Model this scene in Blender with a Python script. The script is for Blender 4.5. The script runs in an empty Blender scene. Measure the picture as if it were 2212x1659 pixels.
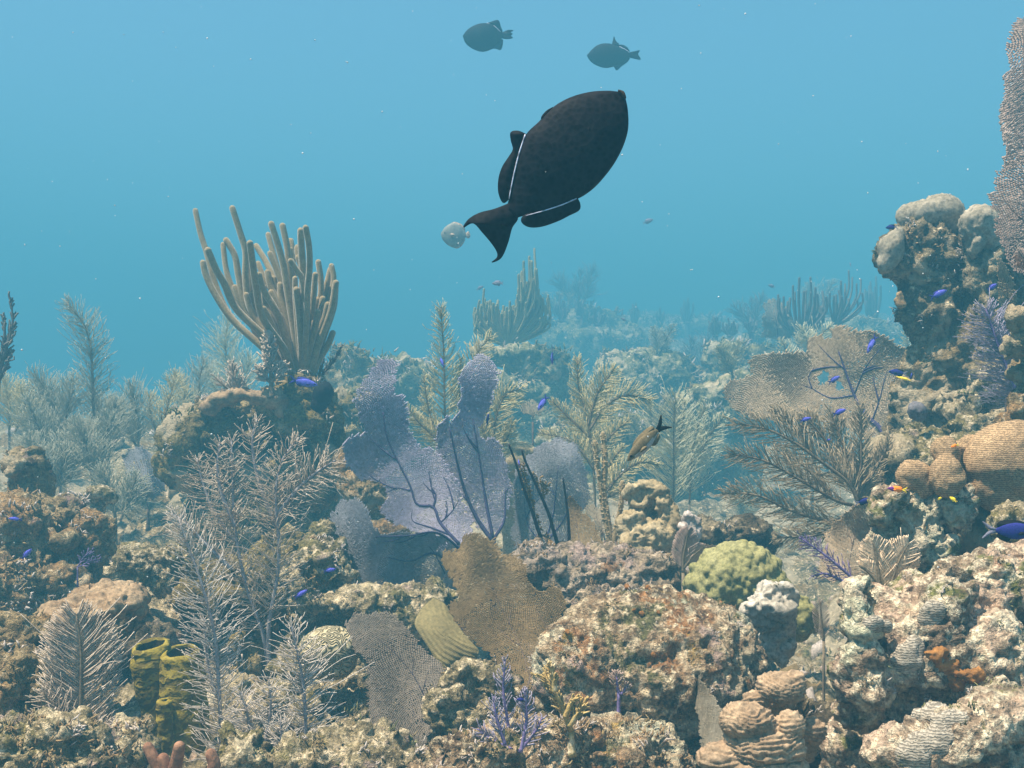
import bpy, bmesh, math, mathutils
import numpy as np
sc = bpy.context.scene
COL = sc.collection
# ------------------------------------------------------------------ camera
FPX = 2300.0                       # focal length in units of a 2212 x 1659 frame
cam = bpy.data.objects.new('camera', bpy.data.cameras.new('camera')); COL.objects.link(cam)
cam.rotation_euler = (math.pi/2, 0, 0)
cam.data.angle = 2*math.atan(1106/FPX); cam.data.clip_start = .02; cam.data.clip_end = 500
sc.camera = cam
# ------------------------------------------------------------------ sky, sun, exposure
EL, AZ = math.radians(69), math.radians(-112)
w = bpy.data.worlds.new('World'); sc.world = w; w.use_nodes = True
sk = w.node_tree.nodes.new('ShaderNodeTexSky'); sk.sky_type = 'NISHITA'; sk.sun_disc = False
sk.sun_elevation = EL; sk.sun_rotation = AZ
w.node_tree.links.new(sk.outputs[0], w.node_tree.nodes['Background'].inputs[0])
w.node_tree.nodes['Background'].inputs[1].default_value = .075
sl = bpy.data.lights.new('sun', 'SUN'); sl.energy = 5; sl.angle = math.radians(1.5); sl.color = (1, .88, .71)
so = bpy.data.objects.new('sun', sl); COL.objects.link(so)
so.rotation_euler = mathutils.Vector((math.sin(AZ)*math.cos(EL), math.cos(AZ)*math.cos(EL), math.sin(EL))).to_track_quat('Z', 'Y').to_euler()
sc.view_settings.view_transform = 'Standard'; sc.view_settings.look = 'None'; sc.view_settings.gamma = 1
sc.view_settings.exposure = 1.6
sc.cycles.volume_bounces = 2; sc.cycles.max_bounces = 6; sc.cycles.transparent_max_bounces = 8
sc.cycles.sample_clamp_indirect = 4

# ------------------------------------------------------------------ picture coordinates -> world
def P(px, py, Y): return np.array([(px-1106)/FPX*Y, Y, (829.5-py)/FPX*Y])
VIEW = dict(f=(0, 0, 1), z1=(0, 829.5, .5), z2=(691.3, 829.5, .5), z3=(1434.4, 829.5, .5), z4=(0, 414.8, .5), z5=(691.3, 414.8, .5), z6=(1434.4, 414.8, .5),
            z7=(864.1, 0, .3646), y1=(1857.8, 0, .323), y2=(1814.6, 518.5, .3386), y3=(380.2, 414.8, .2708), y4=(1019.6, 518.5, .3985),
            y5=(1080.1, 950.5, .2604), y6=(0, 1036.9, .375))
def T(v, pts):
    ox, oy, s = VIEW[v]
    return [(ox+s*p[0], oy+s*p[1]) + tuple(p[2:]) for p in pts]

# ------------------------------------------------------------------ noise
def _hash(ix, iy, iz, seed):
    h = (ix*374761393 + iy*668265263 + iz*2147483647 + seed*1274126177) & 0xFFFFFFFF
    h = ((h ^ (h >> 13))*1274126177) & 0xFFFFFFFF
    h = ((h ^ (h >> 15))*2246822519) & 0xFFFFFFFF
    return (h ^ (h >> 16)).astype(np.float64)/4294967295.0
def vnoise(p, seed=0):
    i = np.floor(p).astype(np.int64); f = p-i; f = f*f*f*(f*(f*6-15)+10)
    r = 0
    for a in (0, 1):
        wx = f[:, 0] if a else 1-f[:, 0]
        for b in (0, 1):
            wy = f[:, 1] if b else 1-f[:, 1]
            for c in (0, 1):
                wz = f[:, 2] if c else 1-f[:, 2]
                r = r + wx*wy*wz*_hash(i[:, 0]+a, i[:, 1]+b, i[:, 2]+c, seed)
    return r*2-1
def fbm(p, octv=4, seed=0, gain=.5, ridge=False):
    r = 0; a = 1; t = 0
    for k in range(octv):
        n = vnoise(p*2.03**k+17.3*k, seed+k)
        r = r + a*((1-2*np.abs(n)) if ridge else n); t += a; a *= gain
    return r/t
def worley(p, seed=0):
    """distance to the nearest of one random point per unit cell"""
    i = np.floor(p).astype(np.int64); best = np.full(len(p), 9.)
    for a in (-1, 0, 1):
        for b in (-1, 0, 1):
            for c in (-1, 0, 1):
                j = i+np.array([a, b, c])
                q = j+np.stack([_hash(j[:, 0], j[:, 1], j[:, 2], seed+s) for s in (1, 2, 3)], 1)
                best = np.minimum(best, ((q-p)**2).sum(1))
    return np.sqrt(best)

# ------------------------------------------------------------------ mesh building
def mk_mesh(name, V, polys, mats, smooth=True):
    """polys: list of (faces array N x k, material index)"""
    me = bpy.data.meshes.new(name)
    V = np.asarray(V, np.float32)
    me.vertices.add(len(V)); me.vertices.foreach_set('co', V.ravel())
    polys = [(np.asarray(f, np.int32), m) for f, m in polys if len(f)]
    lv = np.concatenate([f.ravel() for f, m in polys])
    tot = np.concatenate([np.full(len(f), f.shape[1], np.int32) for f, m in polys])
    st = np.concatenate([[0], np.cumsum(tot)[:-1]]).astype(np.int32)
    me.loops.add(len(lv)); me.loops.foreach_set('vertex_index', lv)
    me.polygons.add(len(tot)); me.polygons.foreach_set('loop_start', st); me.polygons.foreach_set('loop_total', tot)
    me.polygons.foreach_set('material_index', np.concatenate([np.full(len(f), m, np.int32) for f, m in polys]))
    me.polygons.foreach_set('use_smooth', np.full(len(tot), smooth))
    me.update(calc_edges=True)
    for m in mats: me.materials.append(m)
    return me
class MB:
    """collects vertices and faces of several shapes into one mesh"""
    def __init__(s): s.V = []; s.F = []; s.n = 0
    def add(s, V, F, m=0):
        s.V.append(np.asarray(V, float)); s.F.append((np.asarray(F)+s.n, m)); s.n += len(V)
    def build(s, name, mats, origin, parent=None, smooth=True):
        mats = mats if isinstance(mats, (list, tuple)) else [mats]
        me = mk_mesh(name, np.concatenate(s.V)-np.asarray(origin), s.F, mats, smooth)
        o = bpy.data.objects.new(name, me); COL.objects.link(o)
        if parent is not None: o.parent = parent
        else: o.location = origin
        return o
def tag(o, label=None, cat=None, group=None, kind=None):
    for k, v in (('label', label), ('category', cat), ('group', group), ('kind', kind)):
        if v: o[k] = v
    return o
def empty(name, loc, label, cat, group=None):
    o = bpy.data.objects.new(name, None); COL.objects.link(o); o.location = loc; o.empty_display_size = .05
    return tag(o, label, cat, group)
def spline(pts, n):
    """Catmull-Rom through the points, n samples evenly by length"""
    p = np.asarray(pts, float)
    if len(p) == 2: return p[0]+(p[1]-p[0])*np.linspace(0, 1, n)[:, None]
    q = np.vstack([2*p[0]-p[1], p, 2*p[-1]-p[-2]]); out = []
    for i in range(1, len(q)-2):
        t = np.linspace(0, 1, 12, endpoint=False)[:, None]
        a, b, c, d = q[i-1], q[i], q[i+1], q[i+2]
        out.append(.5*(2*b+(c-a)*t+(2*a-5*b+4*c-d)*t*t+(3*b-a-3*c+d)*t**3))
    o = np.vstack(out+[p[-1:]])
    s = np.concatenate([[0], np.cumsum(np.linalg.norm(np.diff(o, axis=0), axis=1))])
    u = np.linspace(0, s[-1], n)
    return np.stack([np.interp(u, s, o[:, k]) for k in range(o.shape[1])], 1)
def unit(v): return v/np.maximum(np.linalg.norm(v, axis=-1, keepdims=True), 1e-9)
def strands(mb, Pts, R, sides=3, m=0):
    """many tubes at once: Pts N,K,3 and radii N,K; pointed end"""
    N, K, _ = Pts.shape
    tg = unit(np.gradient(Pts, axis=1))
    ref = np.where(np.abs(tg[:, :1, 1:2]) > .9, np.array([1., 0, 0]), np.array([0, 1., 0]))
    a = unit(np.cross(tg, np.broadcast_to(ref, tg.shape))); b = np.cross(tg, a)
    an = np.arange(sides)*2*math.pi/sides
    ring = Pts[:, :, None]+R[:, :, None, None]*(a[:, :, None]*np.cos(an)[:, None]+b[:, :, None]*np.sin(an)[:, None])
    V = ring.reshape(-1, 3)
    idx = np.arange(N*K*sides).reshape(N, K, sides); nx = np.roll(idx, -1, 2)
    q = np.stack([idx[:, :-1], nx[:, :-1], nx[:, 1:], idx[:, 1:]], -1).reshape(-1, 4)
    mb.add(V, q, m)
    caps = np.concatenate([idx[:, -1], idx[:, 0, ::-1]])
    mb.F.append((caps+mb.n-len(V), m))
def tube(mb, pts, radii, sides=8, n=None, m=0, round_tip=False):
    n = n or max(4, 4*len(pts))
    p = spline(pts, n); r = np.interp(np.linspace(0, 1, n), np.linspace(0, 1, len(radii)), radii)
    if round_tip:                              # half-sphere end
        d = unit(p[-1]-p[-2]); e = np.array([.35, .65, .87, .97]); k = np.sqrt(1-e**2)
        p = np.vstack([p, p[-1]+d*r[-1]*e[:, None]]); r = np.concatenate([r, r[-1]*k])
    strands(mb, p[None], r[None], sides, m)
def prisms(mb, A, B, ra, rb, m=0):
    K = np.stack([A, B], 1); strands(mb, K, np.stack([ra, rb], 1), 3, m)
def inpoly(x, y, poly):
    p = np.asarray(poly); c = np.zeros(len(x), bool); j = len(p)-1
    for i in range(len(p)):
        (xi, yi), (xj, yj) = p[i, :2], p[j, :2]
        k = ((yi > y) != (yj > y)) & (x < (xj-xi)*(y-yi)/(yj-yi+1e-12)+xi)
        c ^= k; j = i
    return c
_ico = {}
def ico(k):
    if k not in _ico:
        bm = bmesh.new(); bmesh.ops.create_icosphere(bm, subdivisions=k, radius=1)
        _ico[k] = (np.array([v.co[:] for v in bm.verts]), np.array([[v.index for v in f.verts] for f in bm.faces])); bm.free()
    return _ico[k]
def vnormals(V, faces):
    n = np.zeros_like(V)
    for f in faces:
        c = np.cross(V[f[:, 2]]-V[f[:, 0]], V[f[:, -1]]-V[f[:, 1]] if f.shape[1] == 4 else V[f[:, 2]]-V[f[:, 1]])
        for k in range(f.shape[1]): np.add.at(n, f[:, k], c)
    return unit(n)
def fuse(V, F, voxel):
    """closed overlapping shells -> one even skin"""
    me = mk_mesh('tmp', V, [(F, 0)], []); o = bpy.data.objects.new('tmp', me); COL.objects.link(o)
    md = o.modifiers.new('r', 'REMESH'); md.mode = 'VOXEL'; md.voxel_size = voxel
    dg = bpy.context.evaluated_depsgraph_get(); ev = o.evaluated_get(dg); em = ev.to_mesh()
    v = np.empty(len(em.vertices)*3, np.float32); em.vertices.foreach_get('co', v)
    lt = np.empty(len(em.polygons), np.int32); em.polygons.foreach_get('loop_total', lt)
    ls = np.empty(len(em.polygons), np.int32); em.polygons.foreach_get('loop_start', ls)
    li = np.empty(len(em.loops), np.int32); em.loops.foreach_get('vertex_index', li)
    fs = [li[ls[lt == k][:, None]+np.arange(k)] for k in (3, 4) if (lt == k).any()]
    ev.to_mesh_clear(); bpy.data.objects.remove(o); bpy.data.meshes.remove(me)
    return v.reshape(-1, 3).astype(float), fs
def blob_shell(blobs, Y):
    """blobs in picture units: (px, py, rx, ry [, dY [, depth radius / mean radius [, tilt deg]]])"""
    iv, if_ = ico(3); Vs = []; Fs = []; n = 0
    for b in blobs:
        px, py, rx, ry = b[:4]; y = Y+(b[4] if len(b) > 4 else 0); dr = b[5] if len(b) > 5 else .9
        s = y/FPX; v = iv*np.array([rx*s, (rx+ry)/2*s*dr, ry*s])
        if len(b) > 6:
            t = math.radians(b[6]); c, d = math.cos(t), math.sin(t)
            v = np.stack([v[:, 0]*c-v[:, 2]*d, v[:, 1], v[:, 0]*d+v[:, 2]*c], 1)
        Vs.append(v+P(px, py, y)); Fs.append(if_+n); n += len(v)
    return np.concatenate(Vs), np.concatenate(Fs)
# ------------------------------------------------------------------ materials
class NB:
    """small wrapper for building node trees"""
    def __init__(s, name):
        s.m = bpy.data.materials.new(name); s.m.use_nodes = True; s.nt = s.m.node_tree
        s.b = s.nt.nodes['Principled BSDF']; s.tc = s.nt.nodes.new('ShaderNodeTexCoord').outputs['Object']
        s.b.inputs['Specular IOR Level'].default_value = .12
    def n(s, t, **k):
        x = s.nt.nodes.new('ShaderNode'+t)
        for a, v in k.items(): setattr(x, a, v)
        return x
    def link(s, a, b): s.nt.links.new(a, b)
    def noise(s, scale, detail=5, rough=.6, dist=0, vec=None):
        x = s.n('TexNoise'); x.inputs['Scale'].default_value = scale; x.inputs['Detail'].default_value = detail
        x.inputs['Roughness'].default_value = rough; x.inputs['Distortion'].default_value = dist
        s.link(vec or s.tc, x.inputs['Vector']); return x.outputs['Fac']
    def voro(s, scale, feature='F1', out='Distance', rnd=1):
        x = s.n('TexVoronoi'); x.feature = feature; x.inputs['Scale'].default_value = scale; x.inputs['Randomness'].default_value = rnd
        s.link(s.tc, x.inputs['Vector']); return x.outputs[out]
    def wave(s, scale, dist, det=2, dscale=1, axis='Z', vec=None):
        x = s.n('TexWave'); x.bands_direction = axis; x.inputs['Scale'].default_value = scale; x.inputs['Distortion'].default_value = dist
        x.inputs['Detail'].default_value = det; x.inputs['Detail Scale'].default_value = dscale
        s.link(vec or s.tc, x.inputs['Vector']); return x.outputs['Fac']
    def ramp(s, fac, stops):
        x = s.n('ValToRGB'); e = x.color_ramp.elements
        while len(e) < len(stops): e.new(.5)
        for q, (p, c) in zip(e, stops): q.position = p; q.color = (*c, 1) if not isinstance(c, (int, float)) else (c, c, c, 1)
        s.link(fac, x.inputs['Fac']); return x.outputs['Color']
    def step(s, fac, a, b):
        x = s.n('MapRange'); x.interpolation_type = 'SMOOTHSTEP'; x.inputs[1].default_value = a; x.inputs[2].default_value = b
        s.link(fac, x.inputs[0]); return x.outputs[0]
    def mix(s, fac, a, b, mode='MIX'):
        x = s.n('Mix', data_type='RGBA', blend_type=mode)
        for sock, v in ((x.inputs[0], fac), (x.inputs[6], a), (x.inputs[7], b)):
            if isinstance(v, (int, float)): sock.default_value = v
            elif isinstance(v, tuple): sock.default_value = (*v, 1)
            else: s.link(v, sock)
        return x.outputs[2]
    def math(s, op, a, b):
        x = s.n('Math', operation=op)
        for sock, v in ((x.inputs[0], a), (x.inputs[1], b)):
            if isinstance(v, (int, float)): sock.default_value = v
            else: s.link(v, sock)
        return x.outputs[0]
    def done(s, color, rough=.85, height=None, bump=.4, dist=.01, sheen=0):
        if isinstance(color, tuple): s.b.inputs['Base Color'].default_value = (*color, 1)
        else: s.link(color, s.b.inputs['Base Color'])
        s.b.inputs['Roughness'].default_value = rough
        if sheen: s.b.inputs['Sheen Weight'].default_value = sheen; s.b.inputs['Sheen Roughness'].default_value = .4
        if height is not None:
            x = s.n('Bump'); x.inputs['Strength'].default_value = bump; x.inputs['Distance'].default_value = dist
            s.link(height, x.inputs['Height']); s.link(x.outputs[0], s.b.inputs['Normal'])
        return s.m
def sc3(c, k): return tuple(min(.85, v*k) for v in c)
def rock_mat(name, dark, mid, light, patches, s=9., sp=1.0, white=.25, wcol=(.76, .68, .58)):
    """encrusted reef rock: three tones of turf and limestone, coloured crusts, pale specks"""
    wm = lambda q: (min(.85, q[0]*1.11), q[1]*1.0, q[2]*.77)
    dark, mid, light, wcol = wm(dark), wm(mid), wm(light), wm(wcol); patches = [(wm(q), u, t) for q, u, t in patches]
    b = NB(name)
    n1 = b.noise(s, 9, .72, .3)
    c = b.ramp(n1, [(.38, dark), (.45, sc3(mid, .7)), (.52, mid), (.60, light)])
    for k, (col, scale, th) in enumerate(patches):
        x = b.n('Mapping'); x.inputs['Location'].default_value = (3.1*k+1, 7.7*k, 1.9*k); b.link(b.tc, x.inputs[0])
        f = b.step(b.noise(scale, 7, .7, .5, x.outputs[0]), th, th+.07)
        c = b.mix(f, c, b.mix(b.noise(70, 3), sc3(col, .55), sc3(col, 1.45)))
    sp1 = b.noise(38*sp, 6, .75)
    c = b.mix(b.step(sp1, .60-white*.2, .72-white*.2), c, wcol)
    sp2 = b.noise(95*sp, 4, .7)
    c = b.mix(1.0, c, b.ramp(sp2, [(.37, .5), (.5, 1.0), (.63, 1.5)]), 'MULTIPLY')
    pk = b.step(b.noise(3.3, 4, .6, .8), .54, .60)     # pockets of sediment
    c = b.mix(b.math('MULTIPLY', pk, .75), c, b.mix(sp1, sc3(wcol, .55), sc3(wcol, .95)))
    h = b.math('ADD', b.math('MULTIPLY', sp1, 1.3), b.math('ADD', sp2, b.math('MULTIPLY', b.noise(220*sp, 3), .45)))
    return b.done(c, .95, h, 1., .013)
def soft_mat(name, c1, c2, s=30., rough=.8, bump=.3, sheen=.0, fine=150., c3=None):
    b = NB(name)
    n = b.noise(s, 6, .65)
    c = b.ramp(n, [(.34, c1), (.66, c2)] if c3 is None else [(.34, c1), (.54, c2), (.68, c3)])
    f = b.noise(fine, 3, .7)
    c = b.mix(1.0, c, b.ramp(f, [(.32, .55), (.5, 1.0), (.68, 1.4)]), 'MULTIPLY')
    return b.done(c, rough, f, bump, .004, sheen)
def ridge_mat(name, groove, crest, scale, dist=3., axis='Z', rough=.8, det=2, ds=1.5, crust=None, bump=.8):
    """coral skin with winding rows of polyps"""
    b = NB(name)
    x = b.n('Mapping'); x.inputs['Scale'].default_value = (.55, .55, 1); b.link(b.tc, x.inputs[0])
    wv = b.wave(scale, dist, det, ds, axis, x.outputs[0])
    h = b.ramp(wv, [(.1, 0), (.75, 1)])
    c = b.ramp(wv, [(.08, groove), (.55, crest), (1, sc3(crest, 1.25))])
    c = b.mix(1., c, b.ramp(b.noise(9, 4), [(.3, .7), (.7, 1.25)]), 'MULTIPLY')
    c = b.mix(1., c, b.ramp(b.noise(160, 2), [(.3, .75), (.7, 1.25)]), 'MULTIPLY')
    if crust: c = b.mix(b.step(b.noise(11, 6, .7), .60, .66), c, crust)
    return b.done(c, rough, h, bump, .005)
MT = {}
MT['rock_red'] = rock_mat('reef_rock_red', (.09, .06, .045), (.36, .27, .20), (.66, .57, .48), [((.38, .21, .11), 8, .53), ((.42, .30, .10), 14, .60), ((.46, .36, .37), 7, .57), ((.15, .15, .08), 10, .56), ((.74, .66, .56), 4, .55)], 14, 1.3, .5)
MT['rock_mauve'] = rock_mat('reef_rock_mauve', (.07, .06, .055), (.30, .25, .21), (.58, .50, .45), [((.40, .32, .34), 6, .56), ((.24, .14, .08), 8, .57), ((.10, .09, .06), 7, .55)], 9, .9, .25, (.66, .58, .6))
MT['rock_pillar'] = rock_mat('reef_rock_pillar', (.09, .08, .06), (.22, .19, .14), (.42, .38, .30), [((.26, .20, .12), 5, .52), ((.36, .33, .29), 7, .58)], 7, .8, .2)
MT['rock_pink'] = rock_mat('reef_rock_pink', (.06, .05, .045), (.32, .25, .21), (.66, .58, .52), [((.54, .42, .38), 4, .52), ((.16, .17, .07), 7, .53), ((.26, .13, .08), 9, .60), ((.70, .60, .52), 4.5, .56)], 10, .9, .6, (.78, .72, .66))
MT['rock_pale'] = rock_mat('reef_rock_pale', (.05, .045, .035), (.30, .26, .18), (.62, .56, .46), [((.20, .18, .09), 6, .50), ((.42, .34, .35), 8, .60)], 11, 1.0, .5)
MT['rock_olive'] = rock_mat('reef_rock_olive', (.04, .035, .022), (.20, .165, .085), (.42, .36, .22), [((.25, .20, .08), 5, .5), ((.34, .27, .24), 8, .63)], 8, .9, .05)
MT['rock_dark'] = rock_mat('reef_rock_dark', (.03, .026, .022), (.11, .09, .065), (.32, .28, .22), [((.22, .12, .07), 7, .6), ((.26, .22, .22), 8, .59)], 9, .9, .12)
MT['rock_brown'] = rock_mat('reef_rock_brown', (.085, .06, .042), (.31, .245, .155), (.52, .43, .31), [((.33, .22, .12), 6, .5), ((.35, .26, .28), 8, .6), ((.15, .13, .06), 7, .58)], 10, 1.0, .25)
MT['rock_far'] = rock_mat('reef_rock_far', (.05, .055, .04), (.17, .17, .105), (.36, .35, .25), [((.24, .22, .10), 2.5, .52), ((.50, .48, .42), 3.2, .64)], 3.5, .35, .2)
MT['sand'] = rock_mat('reef_floor', (.07, .06, .04), (.25, .21, .135), (.46, .41, .31), [((.26, .19, .10), 3.5, .52), ((.44, .34, .36), 5, .60), ((.16, .16, .08), 4.5, .58)], 7, .9, .4)
MT['turf_a'] = soft_mat('turf_brown', (.16, .11, .05), (.34, .25, .12), 20)
MT['turf_r'] = soft_mat('turf_rust', (.20, .12, .06), (.40, .28, .14), 20)
MT['turf_w'] = soft_mat('turf_pale', (.36, .29, .24), (.62, .54, .48), 20)
MT['turf_g'] = soft_mat('turf_green', (.10, .10, .04), (.25, .23, .10), 20)
def glow_through(b, c, m, k):
    """thin living tissue lets light through"""
    t = b.n('BsdfTranslucent'); x = b.n('MixShader'); x.inputs[0].default_value = k
    b.link(c, t.inputs['Color']); b.link(b.b.outputs[0], x.inputs[1]); b.link(t.outputs[0], x.inputs[2])
    b.link(x.outputs[0], b.nt.nodes['Material Output'].inputs['Surface']); return m
def fanm(name, a, bb, f=90): 
    b = NB(name)
    c = b.ramp(b.noise(14, 4), [(.35, a), (.65, bb)])
    f_ = b.noise(f, 3, .7)
    c = b.mix(1., c, b.ramp(f_, [(.34, .78), (.5, 1.), (.68, 1.25)]), 'MULTIPLY')
    return glow_through(b, c, b.done(c, .85, f_, .3, .003), .5)
MT['fan_purple'] = fanm('fan_purple', (.58, .53, .66), (.70, .65, .76))
MT['fan_slate'] = fanm('fan_slate', (.36, .36, .40), (.43, .43, .46))
MT['fan_brown'] = fanm('fan_brown', (.31, .215, .10), (.43, .305, .155), 130)
MT['fan_grey'] = fanm('fan_grey', (.33, .27, .21), (.42, .35, .28))
MT['fan_tan'] = fanm('fan_tan', (.60, .47, .31), (.72, .58, .41))
MT['fan_dim'] = fanm('fan_dim', (.40, .325, .215), (.48, .40, .28))
MT['fan_mauve'] = fanm('fan_mauve', (.58, .44, .37), (.70, .56, .47))
MT['vein_purple'] = soft_mat('vein_purple', (.035, .027, .075), (.065, .05, .12), 40)
MT['vein_brown'] = soft_mat('vein_brown', (.09, .06, .05), (.17, .12, .09), 40)
MT['vein_dark'] = soft_mat('vein_dark', (.03, .024, .03), (.07, .055, .06), 40)
def plm(name, a, bb): return soft_mat(name, sc3(a, 1.35), sc3(bb, 1.35), 12, .8, .2, 0, 260)
MT['pl_grey'] = plm('plume_grey', (.36, .31, .27), (.48, .42, .36))
MT['pl_greybrown'] = plm('plume_greybrown', (.33, .26, .20), (.46, .38, .30))
MT['pl_tan'] = plm('plume_tan', (.38, .31, .15), (.50, .42, .22))
MT['pl_pale'] = plm('plume_pale', (.40, .38, .25), (.52, .49, .34))
MT['pl_brown'] = plm('plume_brown', (.26, .20, .125), (.37, .29, .19))
MT['pl_dim'] = plm('plume_dim', (.23, .22, .16), (.33, .32, .24))
MT['pl_dark'] = plm('plume_dark', (.09, .08, .07), (.15, .13, .11))
MT['pl_purple'] = plm('plume_purple', (.21, .185, .25), (.29, .26, .32))
MT['pl_olive'] = plm('plume_olive', (.20, .175, .085), (.29, .25, .13))
MT['pl_peach'] = plm('plume_peach', (.46, .34, .22), (.58, .45, .32))
MT['st_grey'] = plm('stem_grey', (.22, .20, .21), (.32, .29, .28))
MT['st_brown'] = plm('stem_brown', (.13, .10, .07), (.20, .155, .10))
MT['st_purple'] = plm('stem_purple', (.12, .09, .20), (.20, .15, .30))
MT['rod'] = soft_mat('sea_rod', (.31, .22, .105), (.43, .315, .165), 40, .9, .6, .6, 300)
MT['yellow'] = soft_mat('yellow_porites', (.24, .22, .075), (.37, .335, .15), 12, .7, .4, 0, 200)
MT['tansponge'] = soft_mat('tan_sponge', (.30, .22, .11), (.48, .38, .23), 10, .85, .6, 0, 120)
MT['peachplate'] = soft_mat('peach_plate', (.24, .15, .08), (.42, .30, .18), 9, .85, .6, 0, 90)
MT['greyhead'] = soft_mat('grey_head', (.30, .25, .18), (.60, .54, .45), 14, .9, .5, 0, 110)
MT['pillarcap'] = soft_mat('pillar_cap', (.26, .22, .155), (.42, .36, .27), 7, .9, .5, 0, 90)
MT['blackball'] = soft_mat('black_sponge', (.008, .008, .01), (.02, .02, .022), 20)
MT['greyball'] = soft_mat('grey_sponge', (.12, .11, .12), (.2, .18, .19), 20)
MT['orange'] = soft_mat('orange_crust', (.20, .085, .025), (.38, .18, .05), 25, .8, .8, 0, 80)
MT['gold'] = soft_mat('gold_coral', (.38, .25, .08), (.52, .38, .16), 30, .8, .3, 0, 200, (.75, .66, .5))
MT['star'] = ridge_mat('star_coral', (.24, .155, .08), (.43, .285, .155), 82, 6, 'Z', ds=6, bump=.5)
MT['plate_grey'] = ridge_mat('grey_plate', (.22, .185, .14), (.42, .36, .28), 90, 6, 'Z', ds=4, bump=.5, crust=(.68, .6, .54))
MT['lettuce'] = soft_mat('lettuce_coral', (.30, .20, .12), (.50, .36, .23), 14, .85, .4, 0, 140)
MT['leafy'] = ridge_mat('yellow_leaf_coral', (.26, .205, .085), (.31, .25, .115), 150, 4, 'DIAGONAL', bump=.2)
def brain_mat():
    b = NB('brain_coral')
    q = b.n('TexNoise'); q.inputs['Scale'].default_value = 36; q.inputs['Detail'].default_value = 0.5; q.inputs['Distortion'].default_value = .6
    b.link(b.tc, q.inputs['Vector'])
    s = b.math('ABSOLUTE', b.math('SINE', b.math('MULTIPLY', q.outputs['Fac'], 46), 0), 0)
    c = b.ramp(s, [(.12, (.13, .10, .045)), (.5, (.42, .34, .19)), (1, (.58, .49, .31))])
    return b.done(c, .8, s, .8, .006)
MT['brain'] = brain_mat()
def tubesponge_mat():
    b = NB('yellow_tube_sponge')
    n = b.noise(14, 4, .6, .6)
    x = b.n('Mapping'); x.inputs['Scale'].default_value = (.7, .7, 1); b.link(b.tc, x.inputs[0])
    wv = b.wave(6, 26, 4, 2.5, 'Z', x.outputs[0])
    c = b.mix(b.step(n, .38, .56), (.31, .24, .03), (.14, .105, .02))
    c = b.mix(b.step(wv, .70, .95), c, (.34, .265, .045))
    h = b.math('ADD', wv, b.noise(60, 4))
    return b.done(c, .75, h, .4, .006)
MT['tubesponge'] = tubesponge_mat()
def fishm(name, a, bb, s=60, rough=.65):
    b = NB(name); n = b.noise(s, 4, .6)
    c = b.ramp(n, [(.35, a), (.65, bb)])
    b.b.inputs['Specular IOR Level'].default_value = .05
    return b.done(b.mix(1., c, b.ramp(b.voro(150 if s == 60 else 420), [(.1, .45), (.6, 2.)]), 'MULTIPLY'), rough, b.voro(150), .3, .002)
MT['f_black'] = fishm('fish_black', (.005, .0045, .006), (.010, .008, .009))
MT['f_blackfin'] = fishm('fish_black_fin', (.004, .0035, .005), (.007, .006, .007))
MT['f_white'] = fishm('fish_white', (.34, .34, .42), (.42, .42, .5))
MT['f_face'] = fishm('fish_face', (.03, .018, .012), (.06, .035, .02))
MT['f_blue'] = fishm('fish_blue', (.07, .07, .36), (.13, .12, .52))
MT['f_bluedark'] = fishm('fish_blue_dark', (.015, .015, .10), (.03, .03, .2))
MT['f_pale'] = fishm('fish_pale', (.13, .135, .12), (.20, .205, .18), 30)
MT['f_palefin'] = fishm('fish_pale_fin', (.24, .17, .12), (.3, .24, .19))
MT['f_brown'] = fishm('fish_brown', (.09, .068, .036), (.15, .115, .065), 30)
MT['f_brownbelly'] = fishm('fish_brown_belly', (.24, .21, .18), (.32, .29, .26), 30)
MT['f_yellow'] = fishm('fish_yellow', (.72, .50, .02), (.85, .62, .04))
MT['f_purple'] = fishm('fish_purple', (.09, .02, .12), (.16, .03, .2))
MT['f_orange'] = fishm('fish_orange', (.75, .16, .02), (.85, .28, .03))
MT['f_slate'] = fishm('fish_slate', (.10, .10, .14), (.17, .16, .2))
MT['f_eye'] = fishm('fish_eye', (.004, .004, .004), (.008, .008, .008), 60, .2)
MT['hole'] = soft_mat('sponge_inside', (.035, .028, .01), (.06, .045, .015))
MT['finger_red'] = soft_mat('finger_sponge', (.20, .09, .05), (.36, .19, .11), 20, .8, .5, 0, 90)
MT['fan_cream'] = fanm('fan_cream', (.56, .48, .35), (.68, .60, .46))
MT['speck'] = soft_mat('speck', (.7, .68, .64), (.85, .83, .8), 20)
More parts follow.
